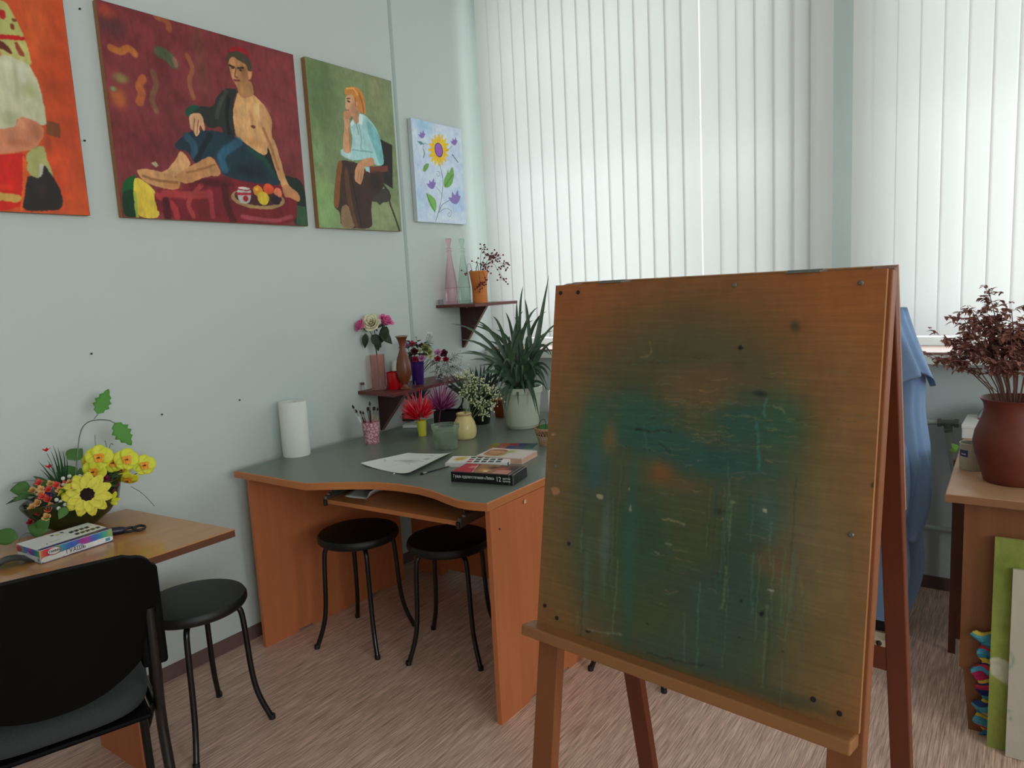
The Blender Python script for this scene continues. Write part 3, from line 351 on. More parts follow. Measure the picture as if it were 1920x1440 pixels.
# ================= computer desk =================
lam=mat('green_grey_laminate',(92,101,91),.33,1.65,noise=((60,60,60),.8,(87,96,86)))
beech=wood('orange_beech',(152,90,54),(136,76,44),'z',1.95,.5,.6,.7)
beechx=wood('orange_beech_edge',(158,100,58),(146,86,48),'x',1.75,.45,.5,.7)
steel=mat('runner_steel',(150,152,150),.35,1,metal=.9); blkp=mat('black_plastic',(20,20,20),.4,1)
DZ=.76
front=[(0.089,-1.913),(0.309,-1.911),(0.522,-1.912),(0.591,-1.873),(0.666,-1.831),(0.750,-1.792),(0.848,-1.771),(0.949,-1.769),(1.037,-1.785),(1.113,-1.811),(1.172,-1.828),(1.222,-1.830),(1.283,-1.820)]
back=[(1.30,-.36),(.09,-.36)]
desk=thing('computer_desk','orange wood computer desk with green-grey top and curved front, against the left wall','desk')
g=G(); g.prism(front+back,DZ-.024,DZ); g.build('worktop',lam,desk)
e=G(); pts=front+[back[0]]
def off(i):
    a=Vector(pts[max(i-1,0)]);b=Vector(pts[min(i+1,len(pts)-1)]); t=(b-a).normalized(); return Vector((t.y,-t.x))
pin=[Vector(p)-off(i)*.0005 for i,p in enumerate(pts)]; pout=[Vector(p)+off(i)*.004 for i,p in enumerate(pts)]
v=[];f=[]
for a,b in zip(pin,pout): v+=[(a.x,a.y,DZ+.0008),(b.x,b.y,DZ-.002),(b.x,b.y,DZ-.026),(a.x,a.y,DZ-.0265)]
for i in range(len(pts)-1):
    for k in range(4): f.append((i*4+k,i*4+(k+1)%4,i*4+4+(k+1)%4,i*4+4+k))
e.add(v,f); e.build('edge_band',beechx,desk,smooth=35)
def panel(x0,x1,yf,yb,name):
    g=G(); prof=[(yf,0),(yf+.16,0),(yf+.17,.012),(yf+.23,.012),(yf+.24,0),(yb-.24,0),(yb-.23,.012),(yb-.17,.012),(yb-.16,0),(yb,0),(yb,DZ-.027),(yf,DZ-.027)]
    n=len(prof); v=[(x0+.0+ (y-yf)*.036,y,z) for y,z in prof]+[(x1+(y-yf)*.036,y,z) for y,z in prof]
    g.add(v,[tuple(range(n)),tuple(range(2*n-1,n-1,-1))]+[(i,n+i,n+(i+1)%n,(i+1)%n) for i in range(n)]); return g.build(name,beech,desk)
panel(.108,.126,-1.878,-1.08,'side_panel'); rp=panel(1.268,1.286,-1.81,-1.235,'side_panel')
G().box(.15,1.28,-.98,-.962,.06,DZ-.026).build('back_panel',beech,desk)
for a in (.10,1.1): G().box(a,a+.19,-.95,-.90,0,DZ-.026).build('rear_support',beech,desk)
t0=Vector((0.488,-1.793,0.645)); t1=Vector((1.115,-1.769,0.645))
tr=G(); u=(t1-t0); n_=Vector((-u.y,u.x,0)).normalized(); dd=.34
tr.prism([(t0.x,t0.y),(t1.x,t1.y),(t1.x+n_.x*dd,t1.y+n_.y*dd),(t0.x+n_.x*dd,t0.y+n_.y*dd)],.645,.661)
tray=tr.build('keyboard_tray',beechx,desk)
for P,s in ((t0,-1),(t1,1)):
    g=G(); o=Vector((P.x+s*.008,P.y,0)); M=T(o.x,o.y,0)@RZ(math.atan2(u.y,u.x))
    g.box(-.006,.006,.0,.33,.640,.672,M); g.box(-.002 if s>0 else -.012,.012 if s>0 else .002,.02,.30,.672,.678,M); r=g.build('drawer_runner',steel,desk,bevel=.001)
    for q in (.03,.22): G().box(-.001,.001,q,q+.025,.675,.734,M).box(-.012,.012,q-.01,q+.035,.7325,.734,M).build('bracket',steel,r)
    G().lathe([(.008,0),(.008,.022)],12,T(P.x+s*.006,P.y-.004,.638)@RX(0)).build('stop',blkp,r)
G().box(-.0005,.001,-.006,.006,-.006,.006,T(1.299,-1.63,.715)).build('paper_tag',mat('paper_scrap',(190,170,150),.8,1.2),desk)
G().ball((1.287,-1.765,.66),.004,8).build('cam_hole',blkp,desk)
# paper on the tray
sheetm=mat('white_paper',(196,196,190),.8,1.35); shd=mat('printed_paper_dark',(70,62,66),.6,1.2)
g=G(); a=Vector((0.543,-1.743,0.664)); b=Vector((0.727,-1.664,0.664)); w=(b-a).normalized(); dn=Vector((-w.y,w.x,0))
def curl(u_,v_):
    z=.6635+.010*abs(2*u_-1)**2+ (.055*max(0,(u_*.6+(1-v_)*.6-.55))**2*4 if u_>.45 else 0)
    p=a+w*(u_*.21)+dn*(v_*.26-.02); return (p.x,p.y,z)
tag(g.sheet(curl,14,10).build('paper_sheet',sheetm,smooth=180,solid=.0006),'loose white sheet with a curled corner on the keyboard tray','paper')
# ================= stools =================
legm=mat('black_tube_steel',(14,13,12),.28,1); seatm=mat('black_vinyl',(15,17,15),.5,.8,noise=((90,90,90),.8,(12,14,12)),bump=.05)
def make_stool(label):
    t=thing('round_stool',label,'stool',group='black round stools')
    R=.165; G().lathe([(.01,.432),(.150,.432),(.160,.436),(.166,.445),(.166,.458),(.160,.468),(.12,.474),(.01,.476)],48).build('seat',seatm,t,smooth=40)
    for k in range(4):
        a=math.pi/4+k*math.pi/2; c,s=math.cos(a),math.sin(a)
        P=[(.03,.424),(.115,.424),(.137,.415),(.145,.39),(.150,.30),(.156,.17),(.170,.09),(.205,.004)]
        l=G().tube([(r*c,r*s,z) for r,z in P],.0095,10,smooth=2).build('leg',legm,t,smooth=60)
        G().lathe([(.011,0),(.0112,.014),(.0105,.016)],12,T(.206*c,.206*s,0)).build('foot_cap',blkp,l,smooth=40)
    G().lathe([(.035,.417),(.035,.431)],20).build('mounting_plate',legm,t,smooth=40)
    return t
s0=make_stool('black round stool standing free between the side table and the desk')
def put(o,x,y,rz,l): o.location=(x,y,0); o.rotation_euler=(0,0,rz); o['label']=l
put(s0,.437,-2.335,math.radians(3),'black round stool standing free between the wooden table and the desk')
for x,y,rz,l in ((.43,-1.60,math.radians(13),'left black round stool of the two tucked under the desk'),(.825,-1.49,math.radians(22),'black round stool under the right end of the desk, beside its side panel'),(1.52,-1.22,math.radians(0),'black stool mostly hidden behind the easel, only its feet showing')):
    c=copy_tree(s0); put(c,x,y,rz,l)
# ================= side table left =================
tabm=wood('table_veneer',(150,108,66),(132,88,50),'y',1.9,.16,.35,.8); tedge=mat('table_edge_dark',(92,52,28),.5,1.3,noise=((8,40,40),.6,(76,42,22)))
TZ=.74
tab=thing('wooden_table','glossy brown wooden table along the left wall carrying the yellow flowers','table')
c0=(0.689,-2.318); c1=(0.129,-2.366); c2=(c0[0]-.03,-3.6); c3=(.14,-3.6)
G().prism([c0,c1,c3,c2],TZ-.003,TZ).build('table_top',tabm,tab)
G().prism([(c0[0]-.0005,c0[1]-.0005),(c1[0]+.0005,c1[1]-.0005),(c3[0]+.0005,c3[1]),(c2[0]-.0005,c2[1])],TZ-.024,TZ-.003).build('top_edge',tedge,tab)
G().box(.20,.475,-2.575,-2.557,0,TZ-.024).build('end_panel',beech,tab); G().box(.2,.475,-3.5,-3.482,0,TZ-.024).build('end_panel',beech,tab)
G().box(.20,.215,-3.48,-2.575,.30,TZ-.024).build('back_panel',wood('dark_panel_wood',(110,60,36),(90,46,26),'z',1.2),tab)
# ================= chair =================
cp=mat('black_chair_plastic',(6,6,6),.65,.6,noise=((300,300,300),.9,(4,4,4)),bump=.04,spec=.12); cf=mat('grey_chair_fabric',(60,63,64),.95,1.0,noise=((260,260,260),1,(36,38,40)),bump=.15)
ch=thing('chair','black-backed chair with grey fabric seat, pushed up to the wooden table','chair',(.84,-2.91,0),math.radians(-18.4))
# local: +x towards the camera side (back of the chair), y along its width, -x to the table
BW=.232; cz=.70
def backpt(u,v,off):
    # u -1..1 across (right = +1), v 0..1 bottom to top
    wtop=BW; y=u*wtop*(.93+.07*min(1,v*2)); 
    zt=.857-.010*u*u; zb=.600-.092*(1-abs(u)**2.4)
    z=zb+(zt-zb)*v; x=.03*(1-u*u)+.045*(v-.5)*1.0+off
    return (x,y,z)
def rr(u,v):
    # rounded top corners: pull in at corners
    return u,v
outl=[]
def shell(off,n=24,mv=12):
    pts=[]
    for j in range(mv+1):
        for i in range(n+1):
            u=-1+2*i/n; v=j/mv
            x,y,z=backpt(u,v,off)
            # round corners
            rc=.055; dy=abs(y)-(BW-rc); dzt=z-(.857-.012-rc)
            if dy>0 and dzt>0:
                L=math.hypot(dy,dzt)
                if L>rc: k=rc/L; y=math.copysign(BW-rc+dy*k,y); z=.857-.012-rc+dzt*k
            pts.append((x,y,z))
    return pts
n,mv=28,14; A1=shell(.012,n,mv); A2=shell(-.012,n,mv); g=G(); fs=[]
N=(n+1)*(mv+1)
for j in range(mv):
    for i in range(n):
        q=(j*(n+1)+i,j*(n+1)+i+1,(j+1)*(n+1)+i+1,(j+1)*(n+1)+i); fs.append(q); fs.append(tuple(N+k for k in q[::-1]))
for i in range(n): fs.append((i+1,i,N+i,N+i+1)); k=mv*(n+1)+i; fs.append((k,k+1,N+k+1,N+k))
for j in range(mv): k=j*(n+1); fs.append((k,k+n+1,N+k+n+1,N+k)); k+=n; fs.append((k+n+1,k,N+k,N+k+n+1))
g.add(A1+A2,fs); g.build('backrest',cp,ch,smooth=50)
for a in (.184,-.242): G().box(-.034,.004,a,a+.058,.545,.80).build('back_bracket',cp,ch,bevel=.008)
def seatf(u,v): 
    x=-.42+.44*v; y=(2*u-1)*.225*(1-.10*v*v); e=max(abs(2*u-1),abs(2*v-1)); 
    if v>.9: y*=1-.25*((v-.9)/.1)**2*abs(2*u-1)
    return (x,y,.478-.02*max(0,(e-.85)/.15)**2)
g=G()
pr=[];
for k in range(40):
    a=2*math.pi*k/40; ex=.5; cx_=math.copysign(abs(math.cos(a))**ex,math.cos(a)); sy=math.copysign(abs(math.sin(a))**ex,math.sin(a)); pr.append((-.215+.215*cx_,.215*sy*(1-.10*cx_)))
lay=[(.90,.425),(.985,.435),(1,.45),(.985,.468),(.93,.482),(.6,.488),(.1,.489)]
v=[];f=[]
for s_,z in lay: v+=[(-.215+(x+.215)*s_,y*s_,z) for x,y in pr]
for j in range(len(lay)-1):
    for i in range(40): f.append((j*40+i,j*40+(i+1)%40,(j+1)*40+(i+1)%40,(j+1)*40+i))
f+= [tuple(range(39,-1,-1)),tuple((len(lay)-1)*40+i for i in range(40))]
g.add(v,f); g.build('seat',cf,ch,smooth=60)
G().box(-.38,0,-.19,.19,.412,.426).build('seat_pan',cp,ch,bevel=.006)
for s in (-1,1):
    G().tube([(.005,s*.212,.70),(.0,s*.212,.52),(-.03,s*.212,.40),(.0,s*.215,.25),(.055,s*.22,.005)],[.013]*2,10,smooth=2).build('leg',legm,ch,smooth=60)
    G().tube([(-.05,s*.205,.415),(-.33,s*.205,.415),(-.37,s*.208,.38),(-.40,s*.215,.005)],.012,10,smooth=2).build('leg',legm,ch,smooth=60)
# ================= easel =================
eu=Vector((.99369,-.11220,0)); en=Vector((-.11220,-.99369,0)); ew=math.atan2(eu.y,eu.x)
TLc=Vector((1.855,-2.278,1.429))
ez=thing('easel','double-sided wooden easel with a paint-stained drawing board facing the camera','easel',(TLc.x,TLc.y,0),ew)
# local frame: x along the top edge, -y towards the viewer
tilt=.1605; st,ct=math.sin(tilt),math.cos(tilt)
MF=T(0,0,TLc.z)@Matrix(((1,0,0,0),(0,-ct*0+ct,st*-1*-1*-1,0),(0,st,ct,0),(0,0,0,1)))
# front board frame: local axes a (x), b (down the board), c (out of the board to the viewer)
def FM(a,b,c): # point
    down=Vector((0,-st,-ct)); out=Vector((0,-ct,st)); return Vector((0,0,TLc.z))+Vector((1,0,0))*a+down*b+out*c
def fbox(g,a0,a1,b0,b1,c0,c1,F=FM):
    P=[F(a,b,c) for c in (c0,c1) for b in (b0,b1) for a in (a0,a1)]
    g.add(P,[(0,2,3,1),(4,5,7,6),(0,1,5,4),(2,6,7,3),(0,4,6,2),(1,3,7,5)]); return g
EW,EH=.62,.694; BG_=1.75
ply=wood('plywood_edge',(150,106,66),(122,80,46),'z',1.5,.6,1,.6); ewood=wood('easel_leg_pine',(122,70,34),(104,56,26),'z',1.35,.5,.5,.7); ered=wood('stained_red_wood',(104,42,14),(78,30,9),'z',1.2,.5,.4,.7)
base=[('b',(108,76,42),50,300,170,500,.5),('b',(112,82,48),960,350,140,500,.5),('b',(124,68,32),500,1000,700,120,.5),
 ('s',(66,66,42),470,450,400,440,.80),('s',(44,66,56),440,420,350,350,.62),('s',(40,60,44),380,190,260,170,.6),('s',(46,68,62),330,520,230,90,.5),('s',(44,70,66),620,520,150,110,.5),('s',(96,70,42),540,655,170,42,.5),('s',(58,62,40),600,260,220,160,.5),('s',(52,62,48),760,160,180,150,.5),('s',(86,82,56),850,300,90,260,.35),('s',(60,80,70),190,350,50,180,.4)]
rb=random.Random(77); scr_=[]
for k in range(190):
    x=rb.gauss(520,170); y=rb.gauss(640,60) if k<110 else rb.uniform(150,800); L_=rb.uniform(15,70); c=rb.choice([(136,98,60),(112,90,60),(30,40,32),(96,96,70),(60,90,84)]); scr_.append(('l',c,rb.uniform(1.2,2.2),[(x,y),(x+L_*.5,y+rb.uniform(-5,5)),(x+L_,y+rb.uniform(-6,6))]))
for k in range(46):
    x=rb.choice([170,250,300,600,640,700,760,820])+rb.gauss(0,14); y=rb.uniform(60,560); L_=rb.uniform(60,240); c=rb.choice([(52,92,84),(70,98,84),(30,62,66),(86,100,70),(36,48,36)]); scr_.append(('l',c,rb.uniform(1.5,5),[(x,y),(x+rb.uniform(-4,4),y-L_*.5),(x+rb.uniform(-6,6),y-L_)]))
AB_=[]
for op in ART['board']:
    op=list(op)
    if op[0]=='b':
        c=op[1]; 
        if c[2]>c[0]+30: op[1]=[c[0]+8,c[1]+6,c[2]-10]; op[3]=op[3]*1.15; op[4]=op[4]*1.1; op[5]=op[5]*.9
        if c[0]>115: op[5]=op[5]*.55; op[3]*=1.3; op[4]*=1.3
    AB_.append(op)
img=raster(480,540,EH/EW,(124,70,34),base+AB_,.05,33,6,.5)

img=raster(480,540,EH/EW,img,scr_,.02,35,5,.34)
def edge_nodes(nt,at,b):
    tc=nt.nodes.new('ShaderNodeTexCoord'); mp=nt.nodes.new('ShaderNodeMapping'); mp.inputs['Scale'].default_value=(7,160,160)
    nz=nt.nodes.new('ShaderNodeTexNoise'); nz.inputs['Scale'].default_value=1; nz.inputs['Detail'].default_value=6; nz.inputs['Roughness'].default_value=.7
    rp=nt.nodes.new('ShaderNodeValToRGB'); e=rp.color_ramp.elements; e[0].position=.3; e[0].color=(.84,.84,.84,1); e[1].position=.72; e[1].color=(1.14,1.13,1.10,1)
    m2=nt.nodes.new('ShaderNodeMapping'); m2.inputs['Scale'].default_value=(14,260,260); m2.inputs['Rotation'].default_value=(0,math.radians(7),0)
    n2=nt.nodes.new('ShaderNodeTexNoise'); n2.inputs['Scale'].default_value=1; n2.inputs['Detail'].default_value=2
    r2n=nt.nodes.new('ShaderNodeValToRGB'); e=r2n.color_ramp.elements; e[0].position=.74; e[0].color=(0,0,0,1); e[1].position=.80; e[1].color=(.22,.22,.22,1)
    mx=nt.nodes.new('ShaderNodeMix'); mx.data_type='RGBA'; mx.blend_type='MULTIPLY'; mx.inputs[0].default_value=1
    ad=nt.nodes.new('ShaderNodeMix'); ad.data_type='RGBA'; nt.links.new(r2n.outputs[0],ad.inputs[0])
    L=nt.links.new; L(tc.outputs['Object'],mp.inputs[0]); L(mp.outputs[0],nz.inputs['Vector']); L(nz.outputs[0],rp.inputs[0]); L(at.outputs['Color'],mx.inputs['A']); L(rp.outputs[0],mx.inputs['B'])
    L(tc.outputs['Object'],m2.inputs[0]); L(m2.outputs[0],n2.inputs['Vector']); L(n2.outputs[0],r2n.inputs[0]); L(mx.outputs['Result'],ad.inputs['A']); ad.inputs['B'].default_value=(*sc((132,122,92),1.3),1); L(ad.outputs['Result'],b.inputs['Base Color'])
bd=G(); fbox(bd,0,EW,0,EH,-.0085,-.0004); bdo=bd.build('drawing_board',ply,ez)
painted('board_face',img,lambda u,v:tuple(FM(u*EW,(1-v)*EH,0)),bdo,BG_,.55,edge_nodes)
g=G(); fbox(g,.0,.05,0,1.443,-.034,-.009); g.build('front_leg',ewood,ez,bevel=.002)
g=G(); fbox(g,EW-.046,EW+.006,0,1.443,-.034,-.009); g.build('front_leg',ered if 0 else ewood,ez,bevel=.002)
g=G(); fbox(g,.05,EW-.046,0,.06,-.03,-.009); g.build('top_rail',ewood,ez)
g=G(); fbox(g,-.014,EW-.001,EH,EH+.022,-.0088,.034); fbox(g,-.014,EW-.01,EH-.004,EH+.03,.034,.048) if 0 else None
g.build('ledge',wood('ledge_pine',(132,88,48),(112,70,38),'x',1.4,.55,.5,.7),ez,bevel=.003)
# rear frame, hinged at the top
tb=math.radians(11); sb,cb=math.sin(tb),math.cos(tb)
def BM(a,b,c): return Vector((0,.036,TLc.z-.001))+Vector((1,0,0))*a+Vector((0,sb,-cb))*b+Vector((0,cb,sb))*c
LB=TLc.z/cb-.001
for a0,a1 in ((-.014,.032),(EW-.034,EW+.001)):
    g=G(); fbox(g,a0,a1,0,LB,-.0,.022,BM); g.build('rear_leg',ered,ez,bevel=.002)
g=G(); fbox(g,.032,EW-.034,.69,.74,0,.02,BM); rl=g.build('rear_rail',ered,ez)
g=G(); fbox(g,EW-.20,EW-.034,.677,.6895,.0,.022,BM); br=g.build('metal_plate',mat('cream_metal',(176,160,132),.5,1.3),rl)
scr=mat('screw_head',(120,116,104),.35,1,metal=.8); dhole=mat('screw_hole',(26,16,12),.8,1)
for a in (EW-.068,EW-.044): G().ball(BM(a,.683,-.001),.005,8).build('screw',dhole,br)
g=G(); fbox(g,0,EW,0,.42,.022,.030,BM); g.build('rear_board',ply,ez)
for a in (.105,.47):
    g=G(); g.box(a,a+.055,-.004,.03,TLc.z,TLc.z+.0025); g.tube([(a,.012,TLc.z+.002),(a+.055,.012,TLc.z+.002)],.003,10); h=g.build('hinge',mat('hinge_steel',(120,122,118),.35,1,metal=.7),ez,smooth=40)
for a,b,dark in ((.014,.016,1),(.058,.016,1),(.385,.015,0),(.585,.02,0),(.026,.368,0),(.593,.40,0),(.018,.655,1),(.05,.672,1),(.592,.672,1),(.553,.664,1)):
    P=FM(a,b,.0006); M=T(*P)@RX(math.pi/2+(-tilt))
    G().lathe([(.0042,-.0005),(.0042,.0006),(.003,.0014)],12,M).build('screw',dhole if dark else scr,ez)
# ================= things on the desk =================
AG=1.7
whitep=mat('white_paper_roll',(205,207,200),.9,1.35,bump=.1,noise=((200,200,200),.8,(196,198,192)))
P=(0.141,-1.651,0.760); Q=(P[0]+.035,P[1]+.02)
g=G(); g.lathe([(.021,.0),(.0565,.0),(.058,.004),(.058,.232),(.056,.235),(.021,.235),(.0205,.12),(.021,0)],48,cap=False); o=g.build('paper_towel_roll',whitep,smooth=40); o.location=(.098,-1.615,.76); tag(o,'white paper towel roll standing on the left end of the desk','paper roll')
for k in range(7):
    G().lathe([(.0585,0),(.0588,.0006),(.0585,.0012)],48,T(0,0,.03+.03*k),cap=False).build('embossed_band',whitep,o) if k==6 else None
# brush cup
pinkm=bpy.data.materials.new('pink_floral_plastic'); pinkm.use_nodes=True; nt=pinkm.node_tree; b=nt.nodes['Principled BSDF']; b.inputs['Roughness'].default_value=.4
tc=nt.nodes.new('ShaderNodeTexCoord'); vo=nt.nodes.new('ShaderNodeTexVoronoi'); vo.inputs['Scale'].default_value=105; vo.feature='DISTANCE_TO_EDGE'
nz=nt.nodes.new('ShaderNodeTexNoise'); nz.inputs['Scale'].default_value=110; nz.inputs['Detail'].default_value=1
rp=nt.nodes.new('ShaderNodeValToRGB'); rp.color_ramp.interpolation='CONSTANT'; e=rp.color_ramp.elements; e[0].color=(*sc((196,158,166),1.5),1); e[1].position=.50; e[1].color=(*sc((160,98,116),1.5),1)
nt.links.new(tc.outputs['Object'],nz.inputs['Vector']); nt.links.new(nz.outputs[0],rp.inputs[0]); nt.links.new(rp.outputs[0],b.inputs['Base Color'])
cup=G().lathe([(.030,0),(.0315,.002),(.0405,.098),(.0415,.100),(.0400,.100),(.0395,.096),(.030,.006),(.002,.005)],36,cap=False).prism([(.03*math.cos(a*.5236),.03*math.sin(a*.5236)) for a in range(12)],.001,.004).build('brush_cup',pinkm,smooth=40); cup.location=(.242,-1.308,.76); tag(cup,'pink and white floral plastic cup holding the paint brushes','cup')
fer=mat('ferrule_metal',(170,168,160),.3,1,metal=.9); brh=mat('dark_bristles',(32,22,20),.8,1); brn=mat('brown_bristles',(70,36,26),.9,1)
hc=[mat('brush_handle_black',(24,18,18),.3,1),mat('brush_handle_white',(205,208,196),.3,1.3),mat('brush_handle_wood',(150,116,80),.5,1.3),mat('brush_handle_red',(96,36,26),.3,1.3)]
def brush(x,y,z,tilt_,az,L,h,flat=0,br=None,label='',grp='paint brushes in the pink cup'):
    t=thing('paint_brush',label,'brush',(x,y,z),0,grp); t.rotation_euler=(0,tilt_,az)
    r=.0032
    G().tube([(0,0,0),(0,0,L*.35),(0,0,L*.78)],[.0016,r,r*.9],8).build('handle',hc[h],t,smooth=60)
    G().lathe([(r*.95,L*.78),(r*(1.3+flat),L*.9)],10,Matrix.Diagonal((1,.6 if flat else 1,1,1))).build('ferrule',fer,t,smooth=40)
    w=r*(1.3+flat*1.2); G().lathe([(w,L*.9),(w*1.1,L*.95),(w*(.9 if flat else .15),L)],10,Matrix.Diagonal((1,.5 if flat else 1,1,1))).build('bristles',br or brh,t,smooth=60); return t
bl=[(-.02,-.012,-.34,.5,.185,1,0,'leftmost white-handled brush leaning out of the pink cup'),(-.014,-.02,-.30,.2,.160,1,0,'shorter white brush leaning left in the pink cup'),(-.018,.0,-.24,.7,.150,0,0,'thin black brush leaning left in the pink cup'),(-.004,-.014,-.16,.3,.145,3,0,'thin red-handled brush near the front of the pink cup'),(0,.01,-.06,0,.158,2,1,'wide flat brown bristle brush in the middle of the pink cup'),(.004,-.004,.02,0,.185,0,0,'tallest upright brush in the pink cup, with white ferrule and black tip'),(.014,.0,.10,0,.160,2,.6,'round dark-tipped brush with pale wood handle in the pink cup'),(.02,.01,.16,0,.158,2,0,'rightmost thin brush with pale wood handle in the pink cup'),(-.008,.014,-.08,.4,.15,2,0,'pale wood brush behind the flat brush in the pink cup')]
for bx,by,ti,az,L,h,fl,l in bl: brush(.242+bx*.6,-1.308+by*.6,.768,ti,math.radians(35)+az*.3,L,h,fl,brn if fl==1 else brh,l)
# straw flowers
yel=mat('yellow_plastic_cup',(176,172,58),.35,1.5)
yc=G().lathe([(.018,0),(.019,.001),(.0235,.075),(.0225,.075),(.018,.004),(.001,.003)],28,cap=False).build('yellow_cup',yel,smooth=40); yc.location=(0.358,-1.096,0.760); tag(yc,'small yellow cylindrical cup holding the red straw flower','cup')
def straw(loc,c1,c2,name,label,R=.075,n=90,seed=1,lean=(0,0),cone=1.9,zb=.1,stem=True,up=1.0):
    rr_=random.Random(seed); t=thing(name,label,'decorative flower',loc)
    m1=mat(name+'_dark',c1,.35,1.5); m2=mat(name+'_light',c2,.35,1.5)
    g=G(); ht=G()
    for i in range(n):
        th=rr_.uniform(0,2*math.pi); ph=cone*math.sqrt(rr_.random()); L=R*rr_.uniform(.75,1.1)*(1.15 if ph<.5 else 1)
        d=Vector((math.sin(ph)*math.cos(th),math.sin(ph)*math.sin(th),math.cos(ph)*up)); L*=1+.35*max(0,math.cos(ph)); p0=Vector((lean[0]*zb,lean[1]*zb,zb))
        p1=p0+d*L*.55+Vector((0,0,-.004)); p2=p0+d*L+Vector((lean[0]*.03,lean[1]*.03,.010*math.sin(ph)))
        (g if rr_.random()<.72 else ht).tube([p0,p1,p2],[.0030,.0032,.0006],5,cap=False)
    g.build('straws',m1,t,smooth=60)['kind']='stuff'; ht.build('pale_straws',m2,t,smooth=60)['kind']='stuff'
    if stem: G().tube([(0,0,.0),(lean[0]*zb*.5,lean[1]*zb*.5,zb*.6),(lean[0]*zb,lean[1]*zb,zb)],.0035,8).build('stem',m1,t,smooth=60)
    return t
yl=(0.358,-1.096,0.760)
straw((yl[0],yl[1],.766),(190,14,36),(220,90,100),'red_straw_flower','spiky red straw flower standing in the yellow cup',.078,190,3,(-.12,-.05),1.75,.092)
straw((0.339,-0.959,0.760),(122,44,96),(176,120,156),'purple_straw_flower','spiky purple straw flower behind the water tub',.082,170,4,(.15,.1),1.5,.105)
straw((0.135,-0.878,0.760),(70,84,112),(140,152,170),'blue_straw_flower','spiky grey-blue straw flower behind the red one',.07,70,5,(0,.05),1.3,.13)
# water tub
tubm=thin_glass('cloudy_plastic',(240,249,238),.09,.10,.12); wat=thin_glass('tub_water',(240,247,238),.06,.05)
P=(0.647,-1.316,0.760); tub=thing('water_tub','clear plastic tub of cloudy water in front of the cream vase','tub',(P[0],P[1]+.055,.76))
G().lathe([(.002,.001),(.047,.001),(.0485,.004),(.057,.088),(.060,.090),(.060,.102),(.062,.104),(.0605,.105),(.0585,.103),(.0585,.092),(.0555,.088),(.047,.006),(.002,.004)],48,cap=False).build('tub_body',tubm,tub,smooth=35)
G().lathe([(.046,.006),(.0535,.062)],48).build('water',wat,tub,smooth=35)
G().lathe([(.0595,.092),(.0612,.094),(.0595,.096)],48,cap=False).build('rim_ring',tubm,tub,smooth=60)
# cream vase
cvm=mat('cream_ceramic',(196,180,128),.3,1.5,noise=((30,30,30),.9,(170,150,98)))
P=(0.615,-1.107,0.760); V=(P[0]-.025,P[1]+.045,.76)
VZS=1.14
vz=thing('vase','squat cream ceramic vase holding sprays of tiny yellow-white flowers','vase',V)
G().lathe([(.001,.002),(.046,0),(.052,.006),(.057,.022),(.058,.040),(.052,.062),(.042,.078),(.036,.086),(.0345,.090),(.036,.094),(.0365,.100),(.034,.1015),(.031,.098),(.031,.088),(.036,.08),(.048,.05),(.046,.01),(.001,.008)],40,cap=False).build('body',cvm,vz,smooth=60)
G().lathe([(.0372,.0925),(.0385,.096),(.0372,.1005)],40,cap=False).build('rim_band',mat('vase_rim_brown',(160,128,84),.4,1.4),vz,smooth=60)
# paper with sketch
skp=raster(150,110,.75,(205,207,200),[('l',(60,64,62),3,[(520,880),(600,900),(690,860)]),('l',(120,124,120),6,[(250,450),(420,560),(600,600),(750,560)]),('l',(140,142,138),5,[(420,300),(560,420),(640,380)]),('b',(120,124,120),480,520,150,70,.4),('b',(120,124,120),700,700,60,50,.4),('l',(70,72,70),3,[(80,420),(110,380),(130,400),(160,330)]),('l',(90,92,90),3,[(820,780),(860,760)]),('l',(130,132,130),3,[(400,640),(470,680),(560,660)])],.01,40,5)
pa,pb,pc,pd=[Vector(q) for q in ((0.516,-1.635,0.762),(0.827,-1.679,0.762),(0.744,-1.336,0.762),(0.558,-1.404,0.762))]
pp=thing('drawing_paper','white paper with faint pencil drawing lying in the middle of the desk','paper',(pa.x,pa.y,.7605))
def pf(u,v):
    p=(pa*(1-u)+pb*u)*(1-v)+(pd*(1-u)+pc*u)*v-pa; return (p.x,p.y,.0012+.010*(2*u-1)**4*(.3+.7*u)+.006*(1-v)*(2*u-1)**2)
painted('sheet',skp,pf,pp,1.35,.8)
G().sheet(lambda u,v:tuple(Vector(pf(u,v))-Vector((0,0,.0009))),20,14).build('sheet_back',sheetm,pp,smooth=180)
b_=brush(0,0,0,0,0,.19,0,0,None,'black-handled brush lying on the desk beside the drawing paper',None); 
if 'group' in b_: del b_['group']
A_=Vector((0.870,-1.510,0.764)); B_=Vector((0.845,-1.649,0.764)); b_.location=A_; d=(B_-A_).normalized(); b_.rotation_mode='QUATERNION'; b_.rotation_quaternion=d.to_track_quat('Z','Y'); s=(B_-A_).length/.19; b_.scale=(1,1,s)
